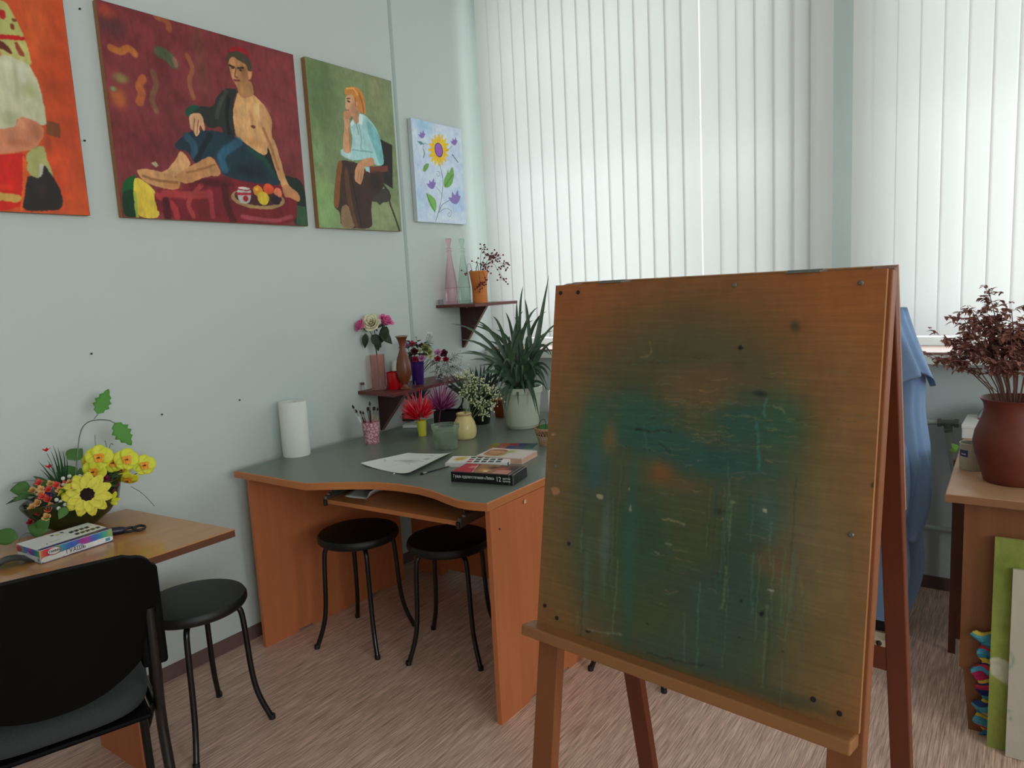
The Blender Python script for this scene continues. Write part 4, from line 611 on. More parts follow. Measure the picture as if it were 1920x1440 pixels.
# black gouache box
bk=mat('black_card',(16,16,18),.35,1); wtx=mat('white_print',(215,215,215),.5,1.2)
BA,BB=Vector((1.011,-1.667,0.760)),Vector((1.247,-1.618,0.760)); ang=math.atan2((BB-BA).y,(BB-BA).x); BLn=(BB-BA).length; BWd=.125; BH=.036
bx=thing('gouache_box','black gouache paint box with white lettering on its side, on the desk corner','paint box',BA,ang)
G().box(0,BLn,0,BWd,0,BH).build('carton',bk,bx,bevel=.0015)
ops=[('p',(165,28,50),[(0,30),(20,980),(210,960),(330,60)]),('p',(190,110,100),[(150,500),(160,760),(270,760),(280,500)]),('p',(140,96,58),[(340,60),(260,980),(600,980),(640,60)]),('b',(190,140,80),470,350,90,160,.9),('b',(60,30,26),560,650,90,160,.8),('b',(170,80,50),700,550,120,200,.8),('p',(178,120,110),[(640,60),(640,420),(880,500),(900,60)]),('l',(215,200,190),7,[(335,60),(215,960)]),('l',(130,100,100),8,[(660,250),(860,290)]),('b',(40,30,50),900,700,90,200,.9),('e',(215,190,150),505,250,36,80),('b',(24,20,22),960,500,40,500,.9)]
painted('lid_print',raster(150,70,.46,(92,62,46),ops,.05,44,4),lambda u,v:(.002+u*(BLn-.004),.002+v*(BWd-.004),BH+.0006),bx,1.5,.35)
MFt=RX(math.pi/2)
text('Гуашь художественная «Люкс»',.0150,wtx,bx,T(.010,-.0004,.0165)@MFt,xs=.69)
text('12',.024,wtx,bx,T(BLn-.066,-.0004,.012)@MFt,xs=.85); text('цветов\nкрасок',.0090,wtx,bx,T(BLn-.040,-.0004,.0205)@MFt,xs=.95)
g=G(); g.box(BLn-.0165,BLn-.0155,-.0006,0,0,BH).box(BLn-.002,BLn-.0005,-.0006,0,0,BH).tube([(BLn-.002,0,BH+.0005),(BLn-.002,BWd,BH+.0005)],.0006,4).tube([(BLn-.016,0,BH+.001),(BLn-.016,BWd,BH+.001)],.0006,4); g.build('sleeve_edges',mat('clear_sleeve',(150,150,150),.2,1),bx)
# white palette box
WA,WB=Vector((0.855,-1.516,0.760)),Vector((0.820,-1.365,0.760)); 
wb=thing('watercolour_box','flat white paint box with square colour windows, behind the black gouache box','paint box',(WA.x,WA.y,.76),math.radians(24)); wl,ww,wh=.245,.11,.016
G().box(0,wl,0,ww,0,wh).build('carton',mat('white_card',(205,205,200),.5,1.4),wb,bevel=.001)
ops=[('b',(196,150,60),170,600,90,260,.95),('b',(200,170,90),220,800,60,130,.8)]
for r in range(3):
    for c in range(5):
        cc=(24,26,34) if not(r<1 and c<1) else (150,30,50)
        x0=330+c*118; y0=90+r*300; ops.append(('p',cc,[(x0,y0),(x0+82,y0),(x0+82,y0+190),(x0,y0+190)]))
ops[2]=('p',(160,30,60),ops[2][2]); ops[7]=('p',(150,30,50),ops[7][2])
painted('lid_print',raster(150,66,.45,(208,208,204),ops,.01,45,2),lambda u,v:(.001+u*(wl-.002),.001+v*(ww-.002),wh+.0006),wb,1.4,.4)
G().box(wl-.0002,wl+.0012,0,.02,0,wh).build('blue_corner',mat('blue_print',(60,60,100),.5,1.4),wb)
# second, pinkish box/album
AB=Vector((1.091,-1.387,0.760)); 
ab=thing('paint_album','white and peach covered album lying behind the white paint box','album',(AB.x+.012,AB.y+.03,.76),math.radians(8)); al,aw,ah=.20,.14,.020
G().box(-al,0,0,aw,.0012,ah-.0012).build('page_block',mat('peach_pages',(196,156,136),.7,1.4,noise=((4,4,900),.8,(176,130,112))),ab)
G().box(-al-.001,.001,-.001,aw+.001,0,.0012).build('cover',mat('pale_cover',(196,186,176),.5,1.4),ab); G().box(-al-.001,.001,-.001,aw+.001,ah-.0012,ah).build('cover',mat('pale_cover',(0,0,0)),ab)
ops=[('p',(170,120,84),[(60,150),(30,880),(420,900),(520,300),(400,60)]),('b',(200,150,110),250,500,120,200,.9),('l',(80,44,32),16,[(120,350),(260,480),(420,420)]),('l',(70,36,30),14,[(150,700),(300,820),(450,700)]),('l',(90,50,36),12,[(250,250),(380,300)]),('b',(150,160,96),520,700,90,200,.9),('b',(160,150,90),480,300,50,200,.7),('l',(160,150,150),5,[(640,500),(850,460)]),('l',(160,150,150),5,[(640,600),(850,560)])]
painted('cover_print',raster(130,90,.7,(200,188,180),ops,.03,46,3),lambda u,v:(-al+u*al,v*aw,ah+.0005),ab,1.4,.4)
# colour chart
CA=Vector((0.819,-1.206,0.760)); ops=[]
cols=[(150,140,60),(180,84,50),(150,40,60),(40,50,100),(40,96,84),(160,120,70),(176,96,80),(60,70,120),(70,84,110),(60,110,90)]
for k,c in enumerate(cols): x0=(k%5)*200+8; y0=(1-k//5)*500+30; ops.append(('p',c,[(x0,y0),(x0+188,y0),(x0+188,y0+440),(x0,y0+440)]))
cc=thing('colour_chart','thin card printed with two rows of coloured swatches, in front of the wicker basket','card',(CA.x,CA.y,.7605),math.radians(20))
painted('card',raster(100,50,.5,(90,96,90),ops,.12,47,10),lambda u,v:(u*.20,v*.11,.0014),cc,.95,.6); G().box(0,.2,0,.11,.0002,.0011).build('card_stock',sheetm,cc)
# dark basket with a hoop handle and clutter under the shelf
dkp=mat('dark_brown_plastic',(26,20,18),.4,1.2); 
P=(0.327,-0.880,0.760); hb=thing('hoop_basket','dark box with a thin black hoop handle, behind the cream vase','basket',(P[0]-.02,P[1]+.05,.76),math.radians(20))
g=G(); g.box(-.07,.07,-.045,.045,0,.006).box(-.07,-.066,-.045,.045,0,.075).box(.066,.07,-.045,.045,0,.075).box(-.07,.07,-.045,-.041,0,.075).box(-.07,.07,.041,.045,0,.075); g.build('box',dkp,hb,bevel=.002)
G().tube([(.02+.055*math.cos(a),0,.135+.062*math.sin(a)) for a in [i*math.pi/12 for i in range(25)]],.004,8).build('hoop_handle',dkp,hb,smooth=60)
G().tube([(.066,0,.10),(.066,0,.07)],.006,8).tube([(-.03,0,.13),(-.03,0,.07)],.006,8).build('handle_post',dkp,hb,smooth=60)
for nm_,px,l,c,s in (('folded_card',0,'small folded white card lying under the lower shelf behind the yellow cup',(150,150,148),(.05,.03,.012)),):
    P=(0.160,-0.941,0.760); o=G().box(-s[0],s[0],-s[1],s[1],0,s[2]).build(nm_,mat('white_card',c),None,bevel=.001); o.location=(P[0],P[1],.761); o.rotation_euler=(0,0,.5); tag(o,l,'card')
P=(0.004,-0.818,0.760); o=G().box(-.05,.05,-.035,.035,0,.03).box(-.052,.052,-.037,.037,.03,.042).build('small_box',mat('dull_red_card',(92,60,52),.6,1.3,noise=((50,50,50),.8,(70,40,36))),None,bevel=.002); o.location=(P[0],P[1],.761); o.rotation_euler=(0,0,.3); tag(o,'small dull red box under the lower wall shelf','box')
# ================= wall shelves =================
shw=wood('dark_cherry_shelf',(92,42,36),(76,30,28),'y',1.5,.4,.6,.7); brk=wood('dark_cherry_bracket',(62,26,22),(50,20,18),'z',1.3,.5,.6,.6); edgep=mat('bracket_edge',(130,96,90),.5,1.3)
def shelf(label,z,y0,y1,x0,x1,xe,by,bz,bdep,bh):
    t=thing('wall_shelf',label,'shelf',(0,y0,z)); L=y1-y0
    G().prism([(.001,0),(x0,-.02),(x1,L*.45),(xe,L),(.001,L)],-.016,0).build('shelf_board',shw,t,bevel=.001)
    b=by-y0; G().add([(.002,b,-.016),(bdep,b,-.016),(.012,b,-bh),(.002,b,-bh),(.002,b+.016,-.016),(bdep,b+.016,-.016),(.012,b+.016,-bh),(.002,b+.016,-bh)],[(0,1,2,3),(7,6,5,4),(0,4,5,1),(1,5,6,2),(2,6,7,3),(3,7,4,0)]).build('bracket',brk,t)
    G().add([(bdep,b-.0005,-.016),(bdep-.004,b-.0005,-.016),(.010,b-.0005,-bh),(.014,b-.0005,-bh),(bdep+.0005,b+.0165,-.016),(.0135,b+.0165,-bh)],[(0,3,2,1),(0,4,5,3)]).build('bracket_edge',edgep,t)
    G().lathe([(.007,0),(.007,-.010)],10,T(.06,b-.008,-.017)).build('shelf_pin',scr,t,smooth=40); return t
shelf('upper dark red shelf holding the two bottles and the orange pot',1.354,-.53,-.17,.29,.30,.30,-.325,0,.20,.255)
shelf('lower dark red shelf carrying the pink vase, red candle and wooden vase',.966,-1.15,-.55,.26,.235,.22,-1.02,0,.20,.22)
# ---- upper shelf things
def bottle(name,label,loc,c,g_=.12):
    t=thing(name,label,'bottle',loc); gm=thin_glass(name+'_glass',c,.05,.16,.05)
    G().lathe([(.001,.002),(.031,0),(.034,.004),(.035,.03),(.0345,.10),(.031,.135),(.024,.185),(.016,.235),(.0125,.27),(.0125,.285),(.0165,.288),(.0165,.292),(.0125,.294),(.0125,.300)],36,cap=False).build('body',gm,t,smooth=50)
    st=G().lathe([(.0165,.301),(.0165,.305),(.008,.308),(.0085,.315),(.0165,.350),(.0175,.356),(.013,.359)],24).build('stopper',gm,t,smooth=35)
    G().lathe([(.0352,.012),(.0358,.014),(.0352,.016)],36,cap=False).lathe([(.0352,.088),(.0358,.09),(.0352,.092)],36,cap=False).build('moulded_ring',gm,t,smooth=60)
    return t
bottle('pink_bottle','tall pale pink glass bottle with stopper on the upper shelf',(.075,-.478,1.354),(250,228,236))
bottle('green_bottle','tall pale green glass bottle with stopper on the upper shelf, beside the orange pot',(.085,-.375,1.354),(238,249,243))
tg=thing('tea_glass','tiny clear glass at the left end of the upper shelf','glass',(.03,-.52,1.354)); G().lathe([(.001,.001),(.013,.001),(.015,.03),(.0145,.03),(.012,.003),(.001,.003)],20,cap=False).build('glass_wall',thin_glass('clear_glass',(236,236,240),.1,.1),tg,smooth=40)
orm=mat('orange_woven_pot',(190,120,60),.6,1.6,noise=((14,14,240),.9,(168,98,44)),bump=.25)
OP=(.165,-.34,1.354); op=thing('woven_pot','orange woven pot of dark red berries on the upper shelf','pot',OP)
G().lathe([(.001,.002),(.036,0),(.0365,.006),(.0355,.05),(.038,.09),(.045,.130),(.047,.138),(.0455,.139),(.043,.132),(.034,.06),(.034,.01),(.001,.01)],40,cap=False).build('pot_body',orm,op,smooth=50)
g=G()
for k in range(22): z=.006+k*.006; r=.0365+max(0,(z-.06))*.13; g.lathe([(r-.0004,z-.001),(r+.0009,z),(r-.0004,z+.001)],40,cap=False)
g.build('woven_rings',orm,op,smooth=60); op.scale=(1.16,1.16,1.27)
bt=mat('berry_twig',(44,26,24),.7,1.2); bm=mat('dark_red_berry',(92,16,30),.3,1.4)
bt_o=thing('berry_branch','twig bunch with dark red berries arching out of the orange pot','branch',(OP[0],OP[1],OP[2]+.065)); bt_o.scale=(1.2,1.2,1.12)
g=G(); rr_=random.Random(11)
TW=[((.02,.01),(.10,-.01,.155),26),((.01,0),(.04,-.01,.20),10),((0,.01),(.06,.02,.17),22),((.02,0),(.13,.02,.12),16),((.02,0),(.125,.02,.05),8),((.01,-.03),(.045,-.05,.03),14),((0,-.03),(.075,-.045,.045),9),((-.02,-.02),(-.045,-.035,.095),5),((0,0),(-.02,.01,.14),3),((.01,0),(.05,-.02,.12),18)]
for (ax,ay),(ex,ey,ez_),nb in TW:
    mid=((ax+ex)*.5,(ay+ey)*.5,max(.13,ez_*.9)+.02); g.tube([(ax*.3,ay*.3,0),(ax,ay,.10),mid,(ex,ey,ez_)],[.0012,.001,.0006],5,cap=False,smooth=1)
    for k in range(nb):
        q=Vector((ex,ey,ez_))+Vector((rr_.gauss(0,.016),rr_.gauss(0,.014),rr_.gauss(0,.014))); g.tube([(ex,ey,ez_),tuple(q)],.0005,4,cap=False)
        G().ball(tuple(q),.0044,7).build('berry',bm,bt_o,smooth=180)
g.build('twigs',bt,bt_o,smooth=60)
# ---- lower shelf things
LZ=.966
pv=thing('glass_vase','pink glass cylinder vase with three roses at the left end of the lower shelf','vase',(.075,-1.075,LZ))
pgl=thin_glass('pink_glass',(248,222,217),.10,.12,.05)
G().lathe([(.001,.003),(.0345,.0),(.0355,.006),(.0355,.172),(.0345,.172),(.0335,.012),(.001,.012)],36,cap=False).build('vase_wall',pgl,pv,smooth=50)
cd_=thing('candle_glass','short deep red glass candle holder beside the pink vase','candle holder',(.138,-1.03,LZ))
G().lathe([(.001,.002),(.036,0),(.038,.004),(.038,.083),(.0365,.084),(.0355,.06),(.001,.058)],32,cap=False).build('holder',mat('red_glass',(150,10,16),.12,1.5),cd_,smooth=40); G().lathe([(.035,.0585),(.034,.066),(.001,.067)],28,cap=False).build('wax',mat('red_wax',(150,20,24),.5,1.4),cd_,smooth=40)
wv=thing('wooden_vase','tall turned brown wooden vase on the lower shelf','vase',(.205,-1.03,LZ))
wvm=mat('turned_wood',(112,60,34),.35,1.4,noise=((40,40,12),.7,(82,38,22)))
G().lathe([(.001,.002),(.024,0),(.026,.004),(.022,.009),(.014,.014),(.0125,.028),(.017,.034),(.029,.050),(.0355,.075),(.037,.10),(.0345,.125),(.028,.155),(.019,.180),(.014,.197),(.0135,.215),(.018,.235),(.026,.252),(.031,.257),(.030,.259),(.022,.254),(.012,.22),(.001,.2)],36,cap=False).build('body',wvm,wv,smooth=60)
G().lathe([(.0315,.2565),(.0322,.2585),(.030,.2605)],36,cap=False).build('rim',mat('bronze_rim',(150,140,120),.4,1.3),wv,smooth=60)
vv=thing('purple_vase','tapered dark purple vase holding the mixed bouquet','vase',(.135,-.86,LZ)); G().lathe([(.001,.002),(.027,0),(.029,.004),(.037,.135),(.038,.138),(.036,.138),(.026,.01),(.001,.01)],4*8,cap=False).build('body',mat('purple_glaze',(46,22,86),.3,1.6),vv,smooth=50)
fc=thing('photo_frame','small white card standing at the wall behind the wooden vase','card',(.02,-.93,LZ)); G().box(0,.006,0,.075,0,.125,RY(math.radians(4))).build('board',mat('white_card',(0,0,0)),fc)
jar=thing('small_jar','small brown-capped clear jar at the wall end of the lower shelf','jar',(.022,-1.135,LZ)); G().lathe([(.009,0),(.0095,.002),(.0095,.030)],16).build('body',thin_glass('clear_glass',(0,0,0)),jar,smooth=40); G().lathe([(.0098,.030),(.0098,.041)],16).build('cap',mat('brown_cap',(70,50,44),.5,1.2),jar,smooth=40)
vz.scale=(.93,.93,1.16)
# ================= plants and flowers =================
def petal(g,base,d,side,L,W,cup=.25,curl=.2,nu=4,nv=5,tip=1.0):
    """a petal from base along d, width along side"""
    d=Vector(d).normalized(); s=Vector(side); s=(s-d*s.dot(d)).normalized(); n=s.cross(d); base=Vector(base)
    def fn(u,v):
        w=W*.5*(math.sin(math.pi*min(1,(v*.86+.10)))**.6 if tip>=1 else math.sin(math.pi*(v*.93+.05))**.9)
        a=2*u-1
        return base+d*(L*v*(1-.1*v))+s*(a*w)+n*(cup*L*(a*a*.35*w/(W*.5+1e-6)+ (v*v*.0))-curl*L*v*v)
    g.sheet(fn,nu,nv)
def leaf(g,base,d,up,L,W,droop=.2,fold=.15,jag=0):
    d=Vector(d).normalized(); u0=Vector(up); s=d.cross(u0).normalized(); n=s.cross(d); base=Vector(base)
    nv=10 if jag else 6
    def fn(u,v):
        w=W*.5*math.sin(math.pi*(v**.75)*.97+.05)
        if jag: w*=1+jag*(.5 if int(v*10)%2 else -.35)
        a=2*u-1
        return base+d*(L*v)+s*(a*w)-n*(droop*L*v*v)+n*(abs(a)*fold*w)
    g.sheet(fn,4,nv)
def blade(g,P,W,n=10,fold=.35,face=None):
    """long tapering leaf along a smooth curve through P (3 or 4 points)"""
    P=[Vector(p) for p in P]
    def bz(t):
        if len(P)==3: return P[0]*(1-t)**2+P[1]*2*t*(1-t)+P[2]*t*t
        return P[0]*(1-t)**3+P[1]*3*t*(1-t)**2+P[2]*3*t*t*(1-t)+P[3]*t**3
    v=[];f=[]
    for i in range(n+1):
        t=i/n; p=bz(t); q=bz(min(1,t+.02))-bz(max(0,t-.02)); q.normalize(); s=q.cross(face or Vector((.57,-.82,.1)));
        if s.length<.15: s=q.cross(Vector((0,0,1)))
        s.normalize(); nn=s.cross(q); w=W*.5*(1-t**2.2)*(.75+.5*min(1,t*3)) + .0003
        v+=[p+s*w+nn*w*fold,p-nn*w*.25,p-s*w+nn*w*fold,p+nn*w*.15]
    for i in range(n):
        for k in range(4): f.append((i*4+k,i*4+(k+1)%4,i*4+4+(k+1)%4,i*4+4+k))
    g.add(v,f)
def rose_bloom(name,m,parent,c,R,axis,seed=0,layers=((.15,3),(.4,4),(.7,5),(1,6))):
    g=G(); ax=Vector(axis).normalized(); t=ax.cross(Vector((.3,.2,1))).normalized(); b=ax.cross(t); rr_=random.Random(seed)
    for li,(k,n) in enumerate(layers):
        for i in range(n):
            a=2*math.pi*(i+.5*li)/n+rr_.uniform(-.15,.15); out=t*math.cos(a)+b*math.sin(a); side=-t*math.sin(a)+b*math.cos(a)
            H=R*(1.35-.40*k)
            def fn(u,v,out=out,side=side,k=k,H=H):
                q=2*u-1; w=R*(.42+.55*k)*math.sin(math.pi*(.18+.68*v))*1.0
                rad=R*(.10+.55*k)*(.35+.75*v**.7)+R*.30*k*v**4
                ang=q*w/max(rad,R*.12)*.75
                return Vector(c)+out*(rad*math.cos(ang))+side*(rad*math.sin(ang))+ax*(H*v-R*.5-R*.16*q*q*v-R*.12*k*v**5)
            g.sheet(fn,6,6)
    return g.build(name,m,parent,smooth=180,solid=.0008)
grn=leafy('leaf_green',(60,86,48),1.7,.25); dgr=leafy('leaf_dark_green',(34,52,34),1.5,.15); stg=mat('stem_green',(46,62,38),.6,1.4); alo=leafy('aloe_green',(58,82,58),1.4,.12,.45,(46,68,50))
# ---- roses in the pink vase
VP=(.075,-1.075,LZ)
def rose(label,c,R,ax,m,seed,leaves,foot):
    t=thing('rose',label,'rose',(VP[0],VP[1],LZ+.015),0,None); loc=Vector((VP[0],VP[1],LZ+.015)); c=Vector(c)-loc; ax=Vector(ax).normalized()
    rose_bloom('bloom',m,t,c,R,ax,seed)
    g=G(); b=c-ax*R*.5; g.tube([foot,(foot[0]*-.4,foot[1]*-.4,.16),tuple(b-ax*.05-Vector((0,0,.01))),tuple(b)],.0018,6,smooth=2); g.build('stem',stg,t,smooth=60)
    g=G()
    for i in range(5): a=i*1.257; tt=ax.cross(Vector((.2,.1,1))).normalized(); bb=ax.cross(tt); leaf(g,b,tt*math.cos(a)+bb*math.sin(a)-ax*.5,ax,R*.9,R*.35,.3)
    g.build('sepals',stg,t,smooth=180)
    for (lp,ld,L,W) in leaves: leaf_o=G(); leaf(leaf_o,Vector(lp)-loc,ld,(.57,-.5,.6),L,W,.25,.1); leaf_o.build('leaf',dgr,t,smooth=180,solid=.0005)
whr=leafy('white_rose_petal',(222,212,182),1.35,.25); pkr=leafy('pink_rose_petal',(204,104,150),1.6,.3)
rose('white rose, the largest bloom in the pink glass vase',(0.063,-1.084,1.293),.046,(.5,-.75,.42),whr,1,[((0.095,-1.064,1.250),(.3,.5,-.5),.09,.055),((0.124,-1.042,1.274),(-.25,-.25,-.75),.085,.05),((0.063,-1.088,1.236),(.25,.2,-.4),.075,.055),((0.075,-1.074,1.204),(.15,.1,-.8),.05,.03)],(.01,-.015,0))
rose('pink rose at the left of the white one in the pink vase',(0.031,-1.126,1.284),.034,(-.3,-.8,.45),pkr,2,[((0.045,-1.108,1.246),(-.1,-.1,-.9),.075,.032)],(-.012,.012,0))
rose('pink rose at the right of the white one in the pink vase',(0.105,-1.029,1.299),.042,(.5,.1,.6),pkr,3,[((0.064,-1.079,1.222),(.3,.1,-.7),.05,.03)],(.012,.01,0))
# ---- mixed bouquet
BV=Vector((.135,-.86,LZ+.03)); bq=thing('bouquet','bouquet of small red, pink and green blooms in the purple vase','bouquet',BV)
cols={'red':leafy('red_bloom',(150,24,50),1.5),'pink':leafy('lilac_bloom',(186,134,170),1.5),'mag':leafy('magenta_bloom',(176,40,84),1.5),'wine':leafy('wine_bloom',(84,20,36),1.4),'lime':leafy('lime_bloom',(150,158,86),1.5),'crm':leafy('cream_bud',(206,200,160),1.4)}
BL=[((0.120,-0.907,1.167),.014,'pink'),((0.142,-0.891,1.174),.014,'mag'),((0.148,-0.886,1.133),.017,'wine'),((0.157,-0.895,1.096),.014,'red'),((0.187,-0.880,1.100),.016,'pink'),((0.178,-0.834,1.147),.019,'lime'),((0.200,-0.832,1.125),.015,'lime'),((0.193,-0.853,1.116),.010,'crm'),((0.214,-0.837,1.104),.011,'crm'),((0.162,-0.861,1.136),.008,'crm'),((0.224,-0.794,1.121),.015,'pink'),((0.229,-0.756,1.112),.018,'wine'),((0.222,-0.796,1.088),.014,'red'),((0.236,-0.750,1.081),.013,'red'),((0.154,-0.837,1.160),.012,'wine')]
g=G(); lf=G()
for i,(c,R,k) in enumerate(BL):
    c=Vector(c)-BV; rose_bloom('bloom',cols[k],bq,c,R*1.22,(.5,-.7,.5),i,((.2,3),(.65,4),(1,5))); g.tube([(0,0,0),tuple(c*.5+Vector((0,0,.02))),tuple(c)],.0013,5,cap=False)
for k in range(60):
    a=R_.uniform(0,6.28); c=Vector((.05*math.cos(a),.07*math.sin(a),R_.uniform(.12,.19))); leaf(lf,c,(math.cos(a),math.sin(a),R_.uniform(-.4,.6)),(0,0,1),R_.uniform(.025,.045),.02)
for px in ((0.139,-0.898,1.188),(0.153,-0.868,1.207),(0.118,-0.914,1.195)):
    c=Vector(px)-BV; g.tube([(0,0,.05),tuple(c*.7),tuple(c)],.0009,5,cap=False)
    for q in range(6): leaf(lf,c*(.75+.045*q),(R_.uniform(-1,1),R_.uniform(-1,1),.3),(0,0,1),.012,.007)
g.build('stems',stg,bq,smooth=60); lf.build('foliage',dgr,bq,smooth=180)
c=Vector((0.151,-0.772,1.209))-BV; g=G(); 
for i in range(4): g.tube([(0,0,.05),(c.x*.7+.006*i,c.y*.6,c.z*.7),(c.x+.008*(i-1.5),c.y+.004*i,c.z-.005)],.0009,5,cap=False)
g.build('stems',stg,bq); rose_bloom('bloom',leafy('white_bloom',(214,216,212),1.35),bq,c,.020,(.3,-.5,.8),9,((.3,3),(1,5)))
# ---- sprays of tiny flowers
def spray(name,label,foot,ends,col,stemc,n,sp,r,gk=6,seed=1,cat='flower spray',zoff=0):
    rr_=random.Random(seed); F=Vector(foot); t=thing(name,label,cat,F); g=G(); fl=G()
    for E in ends:
        e=Vector(E)-F; m=e*.5+Vector((0,0,.03)); g.tube([(0,0,0),tuple(m),tuple(e)],[.0012,.0006],5,cap=False,smooth=1)
        for i in range(n):
            st=Vector(m).lerp(e,rr_.uniform(.35,1)); q=e+Vector((rr_.gauss(0,sp),rr_.gauss(0,sp),rr_.gauss(0,sp*.8))); g.tube([tuple(st),tuple(st.lerp(q,.6)+Vector((0,0,.004))),tuple(q)],.00045,3,cap=False); fl.ball(tuple(q),r*rr_.uniform(.7,1.2),gk)
    g.build('twigs',stemc,t,smooth=60); o=fl.build('tiny_flowers',col,t,smooth=180); o['kind']='stuff'; return t
yw=leafy('pale_yellow_floret',(214,216,170),1.5,.2); gw=leafy('grey_white_floret',(196,202,196),1.5,.2); tw=mat('pale_green_twig',(92,104,62),.7,1.3); gt=mat('grey_twig',(92,98,88),.7,1.2)
spray('flower_spray','spray of tiny pale yellow flowers in the cream vase',(V[0],V[1],.79),[(0.562,-0.976,0.991),(0.591,-0.955,0.957),(0.617,-0.934,0.980),(0.645,-0.914,0.966),(0.663,-0.900,0.934),(0.576,-0.980,0.923),(0.609,-0.956,0.903),(0.645,-0.929,0.905),(0.541,-0.992,0.960),(0.589,-0.956,1.015),(0.529,-0.978,1.031),(0.546,-0.966,1.040),(0.627,-0.957,0.866)],yw,tw,34,.017,.0039,6,2)
sj=thing('small_vase','small grey glass vase at the far end of the lower shelf','vase',(.15,-.71,LZ)); G().lathe([(.001,.002),(.018,0),(.02,.003),(.014,.05),(.016,.07),(.0145,.07),(.012,.05),(.016,.006),(.001,.006)],20,cap=False).build('body',thin_glass('clear_glass',(0,0,0)),sj,smooth=50)
spray('dried_flower_spray','grey-white dried baby breath beside the purple vase',(.15,-.71,LZ+.01),[(0.155,-0.746,1.062),(0.176,-0.731,1.033),(0.183,-0.695,1.051),(0.207,-0.677,1.069),(0.230,-0.660,1.087),(0.216,-0.670,1.032),(0.192,-0.688,1.005),(0.234,-0.657,1.025),(0.163,-0.740,1.006)],gw,gt,38,.017,.0042,6,3)
# ---- big potted aloe
P=(0.750,-0.831,0.760); PC=Vector((P[0]-.055,P[1]+.08,.76)); ap=thing('potted_plant','large potted plant with long arching green leaves in a white pot on the desk','potted plant',PC)
G().lathe([(.001,.003),(.070,0),(.075,.004),(.078,.015),(.080,.017),(.098,.17),(.104,.172),(.104,.198),(.099,.20),(.096,.197),(.09,.17),(.07,.02),(.001,.02)],48,cap=False).build('pot',mat('white_ceramic_pot',(164,170,154),.4,1.35,noise=((30,30,30),.6,(156,162,146))),ap,smooth=35)
G().lathe([(.001,.178),(.06,.182),(.094,.176)],32,cap=False).build('soil',mat('dark_soil',(46,34,26),1,1,noise=((200,200,200),.9,(28,20,16)),bump=.5),ap,smooth=60)
tips=[(0.438,-0.934,1.275),(0.511,-0.962,1.201),(0.498,-0.976,1.138),(0.476,-0.893,1.139),(0.569,-0.968,1.108),(0.634,-0.979,1.083),(0.481,-0.839,1.260),(0.475,-0.808,1.286),(0.549,-0.876,1.269),(0.563,-0.765,1.297),(0.593,-0.700,1.310),(0.671,-0.712,1.360),(0.730,-0.748,1.317),(0.667,-0.645,1.432),(0.716,-0.708,1.371),(0.710,-0.792,1.293),(0.756,-0.658,1.330),(0.808,-0.669,1.309),(0.833,-0.651,1.216),(0.662,-0.879,1.240),(0.802,-0.774,1.275),(0.866,-0.675,1.168),(0.817,-0.512,1.258),(0.497,-0.727,1.172),(0.733,-0.875,1.210),(0.801,-0.824,1.206),(0.875,-0.807,1.155)]
rr_=random.Random(21); 
for i,tp in enumerate(tips):
    e=Vector(tp)-PC; b=Vector((rr_.uniform(-.05,.05),rr_.uniform(-.05,.05),.18)); hz=Vector((e.x-b.x,e.y-b.y,0))
    mid=b+hz*.35+Vector((0,0,(e.z-.18)*.75+.06)); g=G(); blade(g,[b,mid,e],rr_.uniform(.012,.019),10); g.build('leaf',alo,ap,smooth=50)
e=Vector((0.824,-0.657,1.477))-PC; g=G(); blade(g,[(.03,.02,.18),(.06,.03,.32),e],.030,10); g.build('leaf',alo,ap,smooth=50)
hang=[((0.820,-0.897,0.943),.10,.016),((0.705,-0.912,0.838),.10,.018),((0.725,-0.912,0.864),.08,.016),((0.861,-0.874,0.858),.12,.016),((0.863,-0.853,0.817),.12,.014),((0.617,-0.982,1.019),.09,.016),((0.924,-0.887,1.021),.12,.018),((0.677,-0.932,0.895),.07,.018),((0.760,-0.870,0.889),.07,.014),((0.655,-0.949,1.045),.12,.016),((0.915,-0.813,1.035),.12,.016),((0.690,-0.923,0.956),.12,.018),((0.846,-0.880,0.932),.12,.018)]
for i in range(26):
    a=rr_.uniform(0,6.28); rad=rr_.uniform(.10,.20); hang.append((tuple(PC+Vector((rad*math.cos(a),rad*math.sin(a)*.8,rr_.uniform(.16,.36)))),rr_.uniform(.08,.2),rr_.uniform(.012,.02)))
for tp,hh,w in hang:
    e=Vector(tp)-PC; a=math.atan2(e.y,e.x); b=Vector((.045*math.cos(a+rr_.uniform(-.6,.6)),.045*math.sin(a),.18)); g=G(); mid=b.lerp(e,.45); mid.z=max(b.z,e.z)+hh; blade(g,[b,mid,e],w,10); g.build('leaf',alo,ap,smooth=50)
